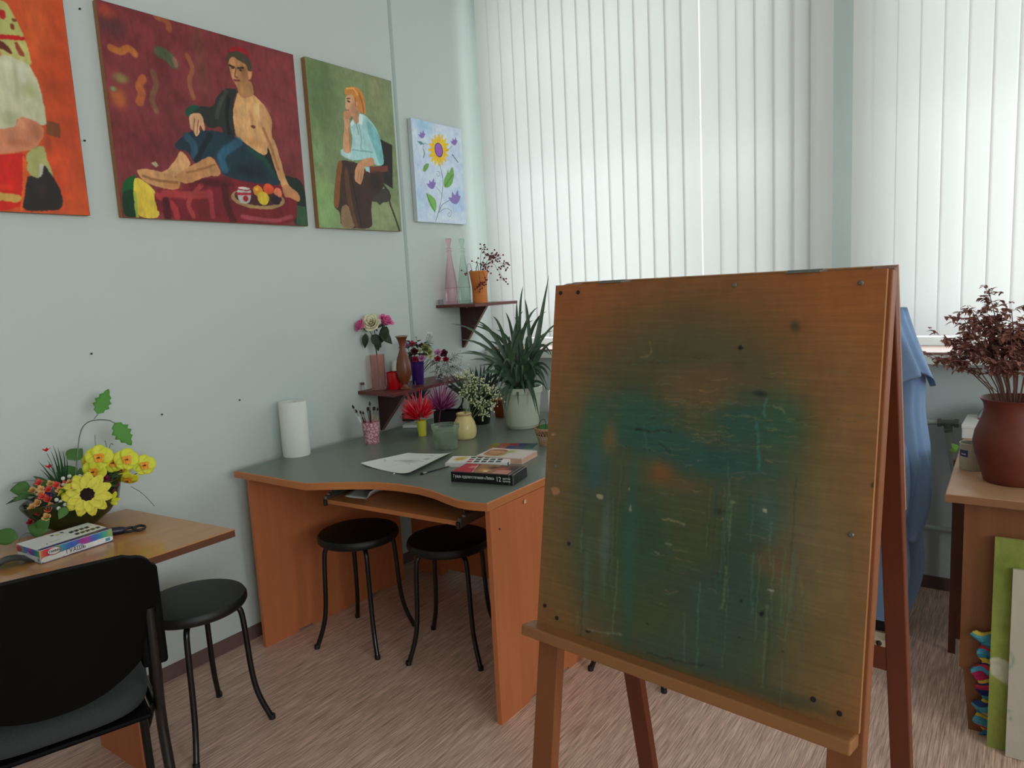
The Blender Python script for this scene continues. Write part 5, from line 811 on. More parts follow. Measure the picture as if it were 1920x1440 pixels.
# ---- dark plant in black pot, terracotta pot, white carton, wicker basket
P=(0.480,-0.796,0.760); dp=thing('potted_plant','small dark spiky plant in a black pot behind the flower spray','potted plant',(P[0]-.04,P[1]+.05,.76)); DP=Vector((P[0]-.04,P[1]+.05,.76))
G().lathe([(.001,.002),(.042,0),(.044,.004),(.058,.115),(.061,.117),(.061,.13),(.057,.13),(.04,.02),(.001,.02)],32,cap=False).build('pot',mat('black_glazed_pot',(16,20,16),.3,1.2),dp,smooth=40)
G().lathe([(.001,.115),(.056,.112)],24,cap=False).build('soil',mat('dark_soil',(0,0,0)),dp)
dsp=leafy('grey_dark_leaf',(62,72,68),1.3,.1,.6)
for i in range(44):
    a=rr_.uniform(0,6.28); el=rr_.uniform(.5,1.4); L=rr_.uniform(.09,.20); d=Vector((math.cos(a)*math.cos(el),math.sin(a)*math.cos(el),math.sin(el))); b=Vector((.03*math.cos(a),.03*math.sin(a),.115)); b+=Vector((-.01,-.0,0)); g=G(); blade(g,[b,b+d*L*.6,b+d*L+Vector((0,0,.01))],.014,6); g.build('leaf',dsp,dp,smooth=50)
P=(0.442,-0.586,0.760); o=thing('flower_pot','terracotta orange square pot half hidden behind the big plant','pot',(P[0],P[1]+.05,.76)); G().add([(-.04,-.04,0),(.04,-.04,0),(.04,.04,0),(-.04,.04,0),(-.05,-.05,.085),(.05,-.05,.085),(.05,.05,.085),(-.05,.05,.085)],[(3,2,1,0),(4,5,6,7),(0,1,5,4),(1,2,6,5),(2,3,7,6),(3,0,4,7)]).build('pot_body',mat('orange_terracotta',(176,82,44),.6,1.3),o,bevel=.004); G().add([(-.052,-.052,.08),(.052,-.052,.08),(.052,.052,.08),(-.052,.052,.08),(-.053,-.053,.095),(.053,-.053,.095),(.053,.053,.095),(-.053,.053,.095)],[(3,2,1,0),(4,5,6,7),(0,1,5,4),(1,2,6,5),(2,3,7,6),(3,0,4,7)]).build('pot_rim',mat('orange_terracotta',(0,0,0)),o,bevel=.003)
P=(0.816,-0.700,0.760); o=thing('carton','tall white carton standing behind the wicker basket','carton',(P[0]+.02,P[1]+.02,.76),.2); G().box(-.03,.07,0,.06,0,.17).build('carton_body',mat('white_card',(0,0,0)),o,bevel=.002); G().box(-.0305,.0705,-.0005,.03,.168,.171).build('lid_flap',mat('white_card',(0,0,0)),o)
wk=mat('wicker_cane',(150,114,84),.7,1.5); P=(1.023,-1.078,0.760); WK=Vector((P[0]-.005,P[1]+.05,.76)); wb_=thing('wicker_basket','small wicker basket with a green leaf in it, at the easel edge','basket',WK)
g=G(); R0,R1,HH=.038,.060,.075
for k in range(24):
    a=2*math.pi*k/24
    for s in (-1,1): g.tube([(R0*math.cos(a),R0*math.sin(a),.002),((R0+R1)/2*math.cos(a+s*.12),(R0+R1)/2*math.sin(a+s*.12),HH*.5),(R1*math.cos(a+s*.25),R1*math.sin(a+s*.25),HH)],.0011,5,cap=False)
for z,r,t_ in ((.003,R0,.0022),(.010,R0+.003,.0018),(HH,R1,.0028),(HH-.006,R1-.002,.0020),(HH*.5,(R0+R1)/2,.0014)): g.tube([(r*math.cos(i*math.pi/16),r*math.sin(i*math.pi/16),z) for i in range(33)],t_,6,cap=False)
g.lathe([(.001,.001),(R0,.001),(R0,.004),(.001,.004)],24,cap=False); g.build('woven_body',wk,wb_,smooth=60)
G().lathe([(.001,.04),(.047,.042),(.05,.05)],20,cap=False).build('dark_lining',mat('basket_lining',(96,64,44),.9,1.2),wb_)
for s in (-1,1): G().tube([(s*.02,-.05,HH),(s*.012,-.035,HH+.035),(0,-.03,HH+.04),(-s*.012,-.035,HH+.035),(-s*.02,-.05,HH)],.0012,6,smooth=2).build('wire_handle',mat('dark_wire',(40,30,26),.5,1),wb_,smooth=60)
g=G(); leaf(g,(-.045,-.02,HH+.0),(1,.2,.1),(0,-.3,1),.10,.05,.15,.1); g.build('leaf',leafy('fresh_leaf',(40,96,36),1.5,.2),wb_,smooth=180,solid=.0005)
# ---- flower arrangement on the side table
FA=Vector((.175,-2.545,.74)); fa=thing('flower_arrangement','green glass bowl of artificial flowers with a big yellow daisy, on the wooden table','flower arrangement',FA)
bgl=mat('green_glass_bowl',(44,56,24),.10,1.2,spec=.8,noise=((9,9,9),.8,(28,36,18)))
bowl=G(); bowl.lathe([(.001,.002),(.35,0),(.42,.004),(.70,.032),(.90,.070),(1.0,.115),(1.01,.122),(.98,.122),(.86,.08),(.6,.04),(.001,.02)],40,cap=False); bowl.v=[(x*.095,y*.150+(.0 if z<.1 else 0),z+(.022*y if z>.1 else 0)) for x,y,z in bowl.v]; bowl.build('bowl',bgl,fa,smooth=60)
G().lathe([(.0005,.10),(.8,.095)],30,M=Matrix.Diagonal((.095,.15,1,1)),cap=False).build('moss',mat('dark_moss',(30,40,22),1,1),fa)
def rel(p): return Vector(p)-FA
yp=leafy('orchid_yellow',(222,216,60),1.5,.3,.5); yo=mat('orchid_orange',(232,134,32),.5,1.5); dkd=mat('orchid_dark',(60,16,14),.5,1)
def orchid(c,R,ax,rot=0):
    c=rel(c); ax=Vector(ax).normalized(); t=ax.cross(Vector((0,0,1))).normalized(); b=t.cross(ax); g=G()
    for i,(k,w) in enumerate(((1,.85),(1.0,1.0),(.9,.8),(.9,.8),(1.0,1.0))):
        a=math.pi/2+i*2*math.pi/5+rot; d=t*math.cos(a)+b*math.sin(a); s=-t*math.sin(a)+b*math.cos(a); petal(g,c-ax*.002*i,d+ax*.12,s,R*k,R*w*1.15,.25,.12)
    f=g.build('orchid_bloom',yp,fa,smooth=180,solid=.0006)
    g=G(); 
    for a in (-.5,.5,math.pi+.9,-math.pi-.9+2*math.pi*0): d=t*math.cos(a-math.pi/2)+b*math.sin(a-math.pi/2); petal(g,c+ax*.002,d+ax*.5,-t*math.sin(a-math.pi/2)+b*math.cos(a-math.pi/2),R*.42,R*.40,.5,.2)
    g.build('lip',yo,f,smooth=180,solid=.0005); g=G(); g.ball(tuple(c+ax*.011),.003,6).ball(tuple(c+ax*.010+t*.005),.002,6); g.build('column',dkd,f,smooth=180)
    g=G(); g.tube([tuple(c),tuple(c-ax*.03+Vector((0,0,-.02))),(c.x*.4,c.y*.5,.12)],.0014,5,smooth=1); g.build('stem',stg,fa,smooth=60)
FX=(.85,-.45,.15)
for px,R,ax,r in (((0.200,-2.464,0.951),.038,FX,.1),((0.200,-2.379,0.924),.036,(.9,-.2,.2),.3),((0.170,-2.411,0.918),.032,(.8,-.2,.1),.9),((0.190,-2.481,0.908),.034,(.8,-.6,.0),.5),((0.210,-2.327,0.893),.034,(.9,-.3,.2),.0),((0.230,-2.396,0.866),.030,(.6,-.5,-.6),.2),((0.150,-2.478,0.931),.028,(.5,-.9,.1),.4),((0.160,-2.383,0.888),.030,(.8,-.2,-.2),.7)): orchid(px,R*1.22,ax,r)
# daisy
dsy=leafy('daisy_yellow',(226,196,70),1.5,.25); c=rel((0.290,-2.552,0.863)); ax=Vector((.88,-.42,.22)).normalized(); t=ax.cross(Vector((0,0,1))).normalized(); b=t.cross(ax); g=G()
for L_,n,w,o in ((.070,11,.034,0),(.058,10,.030,.28)):
    for i in range(n): a=2*math.pi*i/n+o; d=t*math.cos(a)+b*math.sin(a); petal(g,c+d*.006+ax*(.003 if o else 0),d+ax*(.10 if o else 0),-t*math.sin(a)+b*math.cos(a),L_,w,.3,.05)
dd_=g.build('daisy_bloom',dsy,fa,smooth=180,solid=.0006); Mx=Matrix.Translation(c)@ax.to_track_quat('Z','Y').to_matrix().to_4x4()
G().lathe([(.021,0),(.021,.006),(.017,.011),(.010,.010),(.001,.008)],28,Mx).build('daisy_centre',mat('dark_brown_centre',(52,18,18),.95,1,noise=((500,500,500),.9,(24,10,10)),bush=0) if 0 else mat('dark_brown_centre',(52,18,18),.95,1,noise=((500,500,500),.9,(24,10,10)),bump=.6),dd_,smooth=60)
G().tube([tuple(c),tuple(c-ax*.05+Vector((0,0,-.03))),(0,0,.1)],.003,6,smooth=1).build('stem',stg,fa,smooth=60)
# vine with two leaves
vin=leafy('vine_leaf',(80,134,56),1.6,.3); wire=mat('grey_wire_stem',(96,104,98),.5,1.3)
G().tube([(0,0,.1),tuple(rel((0.130,-2.498,0.966))),tuple(rel((0.130,-2.480,1.041))),tuple(rel((0.130,-2.453,1.065))),tuple(rel((0.140,-2.415,1.065))),tuple(rel((0.150,-2.389,1.056)))],.0020,6,smooth=2).tube([tuple(rel((0.140,-2.436,1.071))),tuple(rel((0.130,-2.420,1.082)))],.0016,6).tube([tuple(rel((0.150,-2.393,1.057))),tuple(rel((0.160,-2.380,1.046)))],.0016,6).build('vine_stem',wire,fa,smooth=60)
a_=rel((0.130,-2.420,1.084)); b_2=rel((0.120,-2.369,1.161)); g=G(); leaf(g,a_,b_2-a_,(.9,-.3,.3),(b_2-a_).length,.046,.05,.1,.45); g.build('vine_leaf',vin,fa,smooth=180,solid=.0006)
a_=rel((0.160,-2.383,1.048)); b_2=rel((0.180,-2.346,0.965)); g=G(); leaf(g,a_,b_2-a_,(.9,-.3,.3),(b_2-a_).length,.052,.05,.1,.45); g.build('vine_leaf',vin,fa,smooth=180,solid=.0006)
cr2=leafy('peach_bud',(222,172,110),1.4); rc2=leafy('coral_bud',(226,84,74),1.4)
g2=leafy('round_leaf',(72,112,52),1.5,.3); dk2=leafy('dark_grass',(38,70,40),1.4,.2)
for c1,c2,W in (((0.140,-2.532,0.954),(0.120,-2.481,0.976),.05),((0.120,-2.542,0.904),(0.120,-2.505,0.917),.05),((0.120,-2.640,0.886),(0.100,-2.683,0.889),.05),((0.140,-2.641,0.897),(0.140,-2.596,0.894),.03),((0.250,-2.659,0.773),(0.200,-2.688,0.791),.055),((0.250,-2.738,0.777),(0.200,-2.785,0.791),.05),((0.280,-2.611,0.839),(0.290,-2.637,0.815),.028),((0.220,-2.676,0.774),(0.250,-2.657,0.806),.04)):
    a_,b_2=rel(c1),rel(c2); g=G(); leaf(g,a_,b_2-a_,(.8,-.4,.4),(b_2-a_).length*1.15,W,.1,.05); g.build('round_leaf',g2,fa,smooth=180,solid=.0006)
for k in range(34):
    a=rr_.uniform(0,6.28); q=Vector((.075*math.cos(a),.12*math.sin(a),.115+rr_.uniform(0,.03))); g=G(); leaf(g,q,(math.cos(a)*.8,math.sin(a)*.9,rr_.uniform(-.1,1.0)),(.3,0,1),rr_.uniform(.035,.065),rr_.uniform(.018,.03),.25,.1); g.build('leaf',(g2,grn,dk2)[k%3],fa,smooth=180,solid=.0005)
for k in range(16):
    q=(.05+rr_.gauss(0,.025),rr_.uniform(-.13,.02),.14+rr_.uniform(0,.03)); rose_bloom('small_bloom',(cr2,rc2)[k%2],fa,q,.012,(.6,-.4,.6),k,((.3,3),(.9,4)))
g=G()
for px in ((0.140,-2.578,0.994),(0.130,-2.565,1.007),(0.130,-2.553,1.000),(0.130,-2.550,0.978),(0.140,-2.592,0.968),(0.140,-2.614,0.942),(0.130,-2.565,0.953),(0.120,-2.535,0.983),(0.160,-2.602,0.932),(0.130,-2.531,0.965),(0.120,-2.609,0.964)): e=rel(px); blade(g,[(.0,-.04,.10),e*.5+Vector((0,0,.05)),e],.006,6)
g.build('grass_blades',dk2,fa,smooth=60)
st=G()
for a0,a1 in (((0.140,-2.590,0.988),(0.160,-2.576,0.891)),((0.140,-2.590,0.939),(0.160,-2.574,0.882)),((0.120,-2.687,0.913),(0.160,-2.592,0.893)),((0.140,-2.664,0.818),(0.160,-2.634,0.855)),((0.240,-2.325,0.753),(0.200,-2.376,0.831)),((0.160,-2.453,0.968),(0.150,-2.445,1.020)),((0.160,-2.418,0.973),(0.150,-2.418,0.991)),((0.140,-2.665,0.809),(0.200,-2.684,0.765)),((0.200,-2.684,0.765),(0.240,-2.733,0.767)),((0.160,-2.410,0.968),(0.150,-2.392,0.974))): 
    p0,p1=rel(a0),rel(a1); st.tube([tuple(p0),tuple((p0+p1)/2+Vector((0,0,.012))),tuple(p1)],.0012,5,smooth=1)
st.build('thin_stems',wire,fa,smooth=60)
rc=leafy('coral_bud',(226,84,74),1.4); cr=leafy('peach_bud',(222,172,110),1.4); rd=leafy('red_bud',(150,26,36),1.3); pk=leafy('purple_berry',(110,24,56),1.3); wf=leafy('white_floret',(216,218,206),1.3)
for px,R,m in (((0.170,-2.635,0.907),.014,rc),((0.220,-2.635,0.861),.014,rc),((0.240,-2.645,0.835),.014,rc),((0.200,-2.658,0.852),.015,cr),((0.200,-2.674,0.843),.014,cr),((0.240,-2.653,0.812),.016,cr),((0.220,-2.631,0.840),.012,cr),((0.160,-2.652,0.885),.014,cr),((0.220,-2.666,0.826),.011,rd),((0.200,-2.684,0.800),.012,rd)):
    c=rel(px); rose_bloom('bud',m,fa,c,R,(.6,-.5,.5),int(R*1e4),((.25,3),(.8,4)))
for px in ((0.140,-2.591,0.993),(0.140,-2.590,0.939)):
    c=rel(px); g=G()
    for i in range(7): a=i*.9; leaf(g,c,(math.cos(a)*.6,math.sin(a)*.8,.8),(0,0,1),.018,.008)
    g.build('red_floret',leafy('bright_red',(214,40,44),1.3),fa,smooth=180)
for px in ((0.200,-2.449,0.881),(0.220,-2.463,0.869),(0.230,-2.455,0.855),(0.240,-2.453,0.842),(0.230,-2.434,0.855),(0.220,-2.435,0.862),(0.200,-2.445,0.871)): G().ball(tuple(rel(px)),.0085,10).build('berry',pk,fa,smooth=180)
for px in ((0.200,-2.578,0.910),(0.200,-2.559,0.912),(0.200,-2.550,0.898),(0.200,-2.543,0.891),(0.200,-2.593,0.895),(0.220,-2.587,0.894),(0.220,-2.579,0.887),(0.200,-2.529,0.905),(0.240,-2.620,0.858),(0.250,-2.613,0.851),(0.260,-2.606,0.842),(0.250,-2.588,0.854),(0.260,-2.625,0.835)): G().ball(tuple(rel(px)),.0065,7).build('white_floret',wf,fa,smooth=180)
g=G(); c=rel((0.240,-2.604,0.874))
for i in range(4): a=i*1.57; petal(g,c,(.5,math.cos(a)*.4+.2,math.sin(a)*.4+.5),(0,1,.2*i),.03,.034,.6,-.1)
g.build('yellow_bud',yp,fa,smooth=180,solid=.0005)
g=G(); c=rel((0.240,-2.462,0.818))
for i in range(3): petal(g,c,(.3,.3,.5-.6*i),(0,1,.3*i),.03,.02,.4,.1)
g.build('yellow_bud',yp,fa,smooth=180,solid=.0005)
for px in ((0.200,-2.651,0.883),(0.200,-2.640,0.877),(0.200,-2.628,0.875),(0.220,-2.626,0.872)): G().ball(tuple(rel(px)),.008,7).build('purple_floret',leafy('dark_purple',(62,48,86),1.3),fa,smooth=180)
# ---- gouache box on the side table
TT=.74
ga=Vector((0.448,-2.760,0.740)); gb=Vector((0.438,-2.560,0.740)); gl=(gb-ga).length; gang=math.atan2((gb-ga).y,(gb-ga).x); gw_,gh=.135,.038
gx=thing('gouache_box','white gouache paint box with rainbow stripes on its sides, on the wooden table','paint box',(ga.x,ga.y,TT),gang)
wc=mat('white_glossy_card',(206,206,202),.3,1.35); nvy=mat('navy_print',(44,44,96),.35,1.4); G().box(0,gl,0,gw_,0,gh).build('carton',wc,gx,bevel=.001)
def rainbow(W,H,seed,lo):
    ops=[]; cs=[(206,150,70),(200,60,70),(190,60,110),(90,150,90),(60,130,170),(60,90,170),(70,100,170),(160,50,130),(150,60,140),(70,90,170),(50,120,160),(70,150,120),(140,160,90)]
    for i,c in enumerate(cs): ops.append(('b',c,i*83,740,70,500,.95))
    ops.append(('p',(206,206,202),[(0,-50),(0,lo),(300,lo-20),(420,lo+60),(560,lo),(1000,lo+40),(1000,-50)])); ops.append(('p',(40,44,96),[(0,-20),(0,40),(1000,60),(1000,-20)])); ops.append(('p',(60,130,150),[(890,140),(890,380),(960,380),(960,140)])); ops.append(('p',(150,170,190),[(430,480),(520,700),(560,520),(600,640),(560,420)]))
    return raster(W,H,.2,(90,110,160),ops,.03,seed,4)
painted('side_print',rainbow(200,44,60,470),lambda u,v:(.001+u*(gl-.002),-.0006,.0005+v*(gh-.001)),gx,1.4,.3)
painted('end_print',rainbow(110,44,61,480),lambda u,v:(-.0006,gw_-.001-u*(gw_-.002),.0005+v*(gh-.001)),gx,1.3,.3)
ops=[('p',(40,44,96),[(0,0),(0,110),(1000,190),(1000,0)])]
for k in range(9): x=600+(k%5)*75; y=300+(k//5)*260; ops.append(('p',(46,50,50),[(x,y),(x+60,y+30),(x+72,y+170),(x+8,y+150)]))
ops+=[('e',(40,44,40),420,820,22,50),('e',(190,180,110),480,760,36,60),('e',(60,60,56),560,830,24,50),('l',(90,90,96),5,[(250,350),(400,370)]),('l',(30,30,34),8,[(190,280),(200,340)]),('l',(150,190,190),10,[(800,950),(1000,900)])]
painted('lid_print',raster(150,80,.6,(208,208,204),ops,.01,62,2),lambda u,v:(.001+u*(gl-.002),.001+v*(gw_-.002),gh+.0006),gx,1.35,.3)
G().lathe([(.014,0),(.014,.0006)],28,T(.036,-.0007,.026)@RX(math.pi/2)@Matrix.Diagonal((1.3,.75,1,1))).build('logo_rim',mat('logo_red',(150,40,50),.4,1.3),gx); G().lathe([(.0125,.0),(.0125,.0006)],28,T(.036,-.0012,.0268)@RX(math.pi/2)@Matrix.Diagonal((1.3,.72,1,1))).build('logo_field',wc,gx)
ink=mat('dark_ink',(70,72,84),.5,1); text('ГАММА',.0082,mat('logo_ink',(50,20,30),.5,1),gx,T(.0225,-.0020,.0240)@MFt,bold=.0002,xs=.95); text('ГУАШЬ',.0165,ink,gx,T(.066,-.0014,.0075)@MFt,xs=.95)
G().lathe([(.011,0),(.011,.0006)],24,T(-.0007,gw_-.018,.026)@RY(-math.pi/2)@Matrix.Diagonal((.75,1.3,1,1))).build('logo_rim',mat('logo_red',(0,0,0)),gx)
# scissors-like tool and dark sleeve
P=(0.384,-2.535,0.740); tl=thing('scissors','black and purple handled scissors lying beside the white gouache box','scissors',(P[0],P[1],TT),math.radians(62))
hk=mat('black_rubber',(20,20,24),.4,1); G().tube([(-.05,0,.012),(-.01,.0,.016),(.03,.004,.014),(.05,.006,.012)],[.010,.016,.015,.009],12,smooth=1).build('purple_grip',mat('purple_grip',(26,22,44),.35,1.0),tl,smooth=60); tl.scale=(.74,.8,.8)
for cx_,ry in ((.062,.016),(.098,.021)): G().tube([(cx_+.022*math.cos(i*math.pi/10),ry*math.sin(i*math.pi/10)+.006,.010+.003*math.sin(i*math.pi/10)) for i in range(21)],.0052,10).build('finger_loop',hk,tl,smooth=60)
G().box(-.12,-.045,-.006,.006,.006,.009).build('blade',steel,tl)
o=G().sheet(lambda u,v:((u-.5)*.11,(v-.5)*.055,.004+.016*math.sin(math.pi*u)**1.5),12,3).build('eraser_sleeve',mat('dark_plastic_strip',(40,38,38),.4,1.2),None,smooth=180,solid=.003); P=(0.392,-2.806,0.740); o.location=(P[0]-.02,P[1],TT-.0005); o.rotation_euler=(0,0,math.radians(75)); tag(o,'curved dark plastic strip lying under the near end of the white gouache box','plastic strip')
# ================= right-hand side =================
rtm=wood('pale_laminate_top',(166,128,96),(150,112,82),'y',1.5,.45,.5,.7); rpm=wood('brown_grained_panel',(122,76,42),(96,56,28),'z',1.3,.5,.45,.7); rpd=wood('red_brown_panel',(84,44,26),(66,32,18),'z',1.2,.5,.5,.7)
rt=thing('desk','brown wooden desk at the right edge carrying the terracotta pot','desk')
TX=(2.475,-1.142,0.760); x0,y0=TX[0],TX[1]
G().box(x0,x0+.75,y0,-.18,.735,.7585).build('desk_top',rtm,rt,bevel=.002); G().box(x0-.0008,x0+.7508,y0-.0008,-.18,.7345,.757).build('edge_band',wood('top_edge_wood',(134,92,62),(120,80,52),'x',1.3),rt)
PX=(2.521,-1.085,0.626); 
G().add([(PX[0],-1.085,.734),(PX[0],-1.085,.20),(PX[0]+.012,-1.085,.19),(PX[0]+.030,-1.085,.0),(3.16,-1.085,0),(3.16,-1.085,.734)]+[(PX[0],-1.067,.734),(PX[0],-1.067,.20),(PX[0]+.012,-1.067,.19),(PX[0]+.030,-1.067,.0),(3.16,-1.067,0),(3.16,-1.067,.734)],[(0,1,2,3,4,5),(11,10,9,8,7,6)]+[(i,6+i,6+(i+1)%6,(i+1)%6) for i in range(6)]).build('end_panel',rpm,rt)
G().box(2.462,2.485,-.60,-.582,0,.734).box(2.485,3.15,-.60,-.582,.06,.734).build('end_panel',rpd,rt)
G().box(2.53,2.545,-1.06,-.6,.28,.734).build('modesty_panel',rpd,rt)
# terracotta pot with dried plant
P=(2.607,-0.995,0.760); RP=Vector((P[0]+.030,P[1]+.075,.7585)); rp_=thing('terracotta_vase','large brown terracotta vase of dried leafy branches on the right desk','vase',RP)
HR=float(1.020)-.76; HR=max(.24,HR)
terr=mat('terracotta',(112,50,32),.5,1.15,noise=((14,14,14),.8,(84,34,22)),bump=.05)
S=HR
prof=[(.001,.003),(.072,0),(.078,.004),(.088,.10*S/.27),(.104,.35*S),(.109,.48*S),(.104,.60*S),(.090,.74*S),(.0815,.86*S),(.084,.94*S),(.093,.99*S),(.095,S),(.091,S+.001),(.078,.93*S),(.074,.85*S),(.09,.5*S),(.07,.06*S),(.001,.05*S)]
prof[3]=(.084,.10*S)
G().lathe(prof,56,cap=False).build('vase_body',terr,rp_,smooth=60)
dl=leafy('dry_red_leaf',(138,96,86),1.7,.25,.7,(112,74,66)); dtw=mat('dry_twig',(96,66,56),.8,1.3)
db=thing('dried_branches','reddish brown dried leafy branches standing in the terracotta vase','dried plant',(RP.x,RP.y,RP.z+.03)); DB=Vector((RP.x,RP.y,RP.z+.03))
rr_=random.Random(5); g=G(); lf=G()
vr=Vector((.966,-.05,0)).normalized(); vdp=Vector((0,1,0))
n_st=34
for i in range(n_st):
    a=rr_.uniform(0,2*math.pi); rad=math.sqrt(rr_.random()); ex=.225*rad*math.cos(a); ey=.17*rad*math.sin(a); ez_=HR+rr_.uniform(.10,.36)-.10*rad**2
    ez_=HR+.04+(.285-.13*rad*rad)*rr_.uniform(.25,1); 
    b=Vector((rr_.uniform(-.03,.03),rr_.uniform(-.03,.03),0)); nk=Vector((math.cos(a)*.05*rad,math.sin(a)*.05*rad,HR-.03)); e=Vector((ex,ey,ez_))
    mid=nk.lerp(e,.55)+Vector((0,0,.03)); g.tube([b,nk,mid,e],[.0022,.0018,.0008],5,cap=False,smooth=1)
    for k in range(22):
        t=rr_.uniform(.4,1); s=(nk.lerp(mid,t*2) if t<.5 else mid.lerp(e,t*2-1)); d=Vector((rr_.gauss(0,1),rr_.gauss(0,1),rr_.gauss(0,.35))).normalized(); L=rr_.uniform(.02,.055); q=s+d*L+Vector((0,0,.006)); g.tube([s,q],.0006,3,cap=False)
        for m in range(7):
            pt=s.lerp(q,rr_.uniform(.3,1.05)); dd=Vector((rr_.gauss(0,1),rr_.gauss(0,1),rr_.gauss(0,.4))).normalized(); leaf(lf,pt,dd,(0,0,1),rr_.uniform(.012,.023),rr_.uniform(.008,.013),.3,.4)
for k in range(1): g.tube([(-.02,0,HR-.05),(-.06,-.02,HR+.005),(-.115,-.04,HR+.05),(-.15,-.04,HR+.055)],[.0012,.0006],5,smooth=1)
g.build('twigs',dtw,db,smooth=60); o=lf.build('dry_leaves',dl,db); o['kind']='stuff'
# things behind the vase on the desk
P=(2.521,-0.865,0.760); tn=thing('tin_can','small white and clear tin with a dark blue label beside the terracotta vase','can',(P[0]+.004,P[1]+.062,.7585))
G().lathe([(.034,0),(.036,.003),(.036,.085),(.0365,.088),(.0345,.088),(.034,.06),(.001,.06)],32,cap=False).build('can_body',mat('can_white',(176,176,160),.35,1.3,noise=((40,40,60),.6,(150,150,136))),tn,smooth=40)
g=G(); g.sheet(lambda u,v:(.0366*math.cos(-2.75+u*.9),.0366*math.sin(-2.75+u*.9),.045+v*.022),8,1); g.build('label',mat('blue_label',(40,58,92),.4,1.3),tn,smooth=180)
text('fuarin',.0085,wtx,tn,T(-.0285,-.0252,.052)@RZ(-.72)@MFt,xs=.9)
G().lathe([(.001,.0595),(.0335,.0605)],24).build('dark_paint',mat('dark_paint',(24,24,24),.3,1),tn)
P=(2.500,-0.323,0.760); wbx=thing('white_box','flat white lidded box with a small red mark behind the terracotta vase','box',(P[0]-.03,P[1]+.0,.7585),math.radians(-2)); 
G().box(0,.20,0,.24,0,.050).build('carton',mat('white_card',(0,0,0)),wbx,bevel=.002); G().box(-.002,.202,-.002,.242,.040,.053).build('lid',mat('white_card',(0,0,0)),wbx,bevel=.002); G().box(.04,.052,.13,.17,.053,.0534).build('red_mark',mat('red_print',(196,60,90),.5,1.2),wbx)
o=thing('plastic_tub','clear crumpled plastic pack on top of the white box','pack',(P[0]+.06,P[1]+.20,.812)); G().add([(-.05,-.05,0),(.06,-.05,0),(.06,.06,0),(-.05,.06,0),(-.02,-.03,.05),(.05,-.03,.055),(.05,.05,.05),(-.02,.05,.045)],[(3,2,1,0),(4,5,6,7),(0,1,5,4),(1,2,6,5),(2,3,7,6),(3,0,4,7)]).build('pack_body',mat('grey_foil',(150,156,156),.25,1.4,metal=.3),o,bevel=.006)
g=G(); leaf(g,(0,0,.03),(-.4,-.4,.5),(0,-1,.3),.03,.02); leaf(g,(0,0,.03),(-.6,.1,-.2),(0,-1,.3),.028,.018); P=(2.473,-0.599,0.760); o=g.build('green_leaf',leafy('lime_leaf',(120,170,70),1.4),None,smooth=180,solid=.0008); o.location=(P[0],P[1],.745); tag(o,'small bright green leaf scrap between the tin and the white box','leaf')
# canvases and striped cloth leaning on the desk end
A0=Vector((2.600,-1.154,0.000)); gcz=.625; lean=.045
gc=thing('canvas','green painted canvas with a white diagonal band, leaning against the right desk','painting',(A0.x,A0.y,0)); gc.rotation_euler=(-math.atan2(lean,gcz),0,0)
G().box(0,.52,.0,.017,0,.635).build('stretcher',mat('lime_canvas_side',(150,160,90),.7,1.5),gc)
ops=[('b',(118,132,48),250,760,200,250,.8),('b',(142,156,70),100,300,120,300,.7),('p',(188,190,166),[(0,345),(180,290),(400,150),(1000,-100),(1000,60),(420,260),(190,395),(0,455)]),('l',(60,110,60),6,[(215,250),(205,320),(215,390)]),('l',(60,110,60),5,[(190,60),(200,140)]),('b',(100,116,40),60,860,60,100,.5)]
painted('canvas_face',raster(160,200,1.2,(128,136,66),ops,.08,70,6),lambda u,v:(u*.52,-.001,v*.635),gc,1.2,.6)
B0=Vector((2.646,-1.161,0.000)); wcn=thing('canvas','blank pale canvas leaning in front of the green canvas at the right edge','canvas',(B0.x,B0.y-.004,0)); wcn.rotation_euler=(-math.atan2(.05,.54),0,0)
G().box(0,.42,-.017,-.002,0,.555).build('stretcher',mat('canvas_edge_white',(170,166,150),.8,1.3),wcn,bevel=.001); painted('canvas_face',raster(90,110,1.3,(168,160,146),[('b',(160,152,138),300,200,200,300,.5),('l',(90,130,90),5,[(0,560),(30,520),(0,470)]),('l',(90,130,90),4,[(10,250),(25,200)])],.02,72,3),lambda u,v:(u*.42,-.0175,v*.555),wcn,1.35,.8)
SB=Vector((2.576,-1.148,0.000)); stc=thing('striped_cloth','folded multicoloured striped cloth squeezed between the right desk and the green canvas','cloth',(SB.x,SB.y+.034,0))
cs=[(40,110,140),(30,36,90),(60,130,160),(180,150,50),(150,24,70),(70,140,160),(30,50,100),(180,160,60),(60,130,150),(170,40,50)]
ms=[mat(f'stripe_cloth_{"abcdefghij"[i]}',c,.9,1.4) for i,c in enumerate(cs)]
g=G(); nz_=40; ny=8
def sf(u,v): z=v*.335; return (-.004+.010*math.sin(v*38)+.008*math.sin(v*17+1)-.006*v+ .05*u*0+ (0 if u<.5 else 0)+u*.05,.012+.006*math.sin(v*30+u*4),z+.005*math.sin(u*5+v*9))
for j in range(nz_):
    g.cur=(j//2*7+j//3)%10 if j%3 else (j*3)%10
    pts=[sf(i/ny,j/nz_) for i in range(ny+1)]+[sf(i/ny,(j+1)/nz_) for i in range(ny+1)]; g.add(pts,[(i,i+1,ny+2+i,ny+1+i) for i in range(ny)])
g.build('folded_cloth',ms,stc,solid=.008)
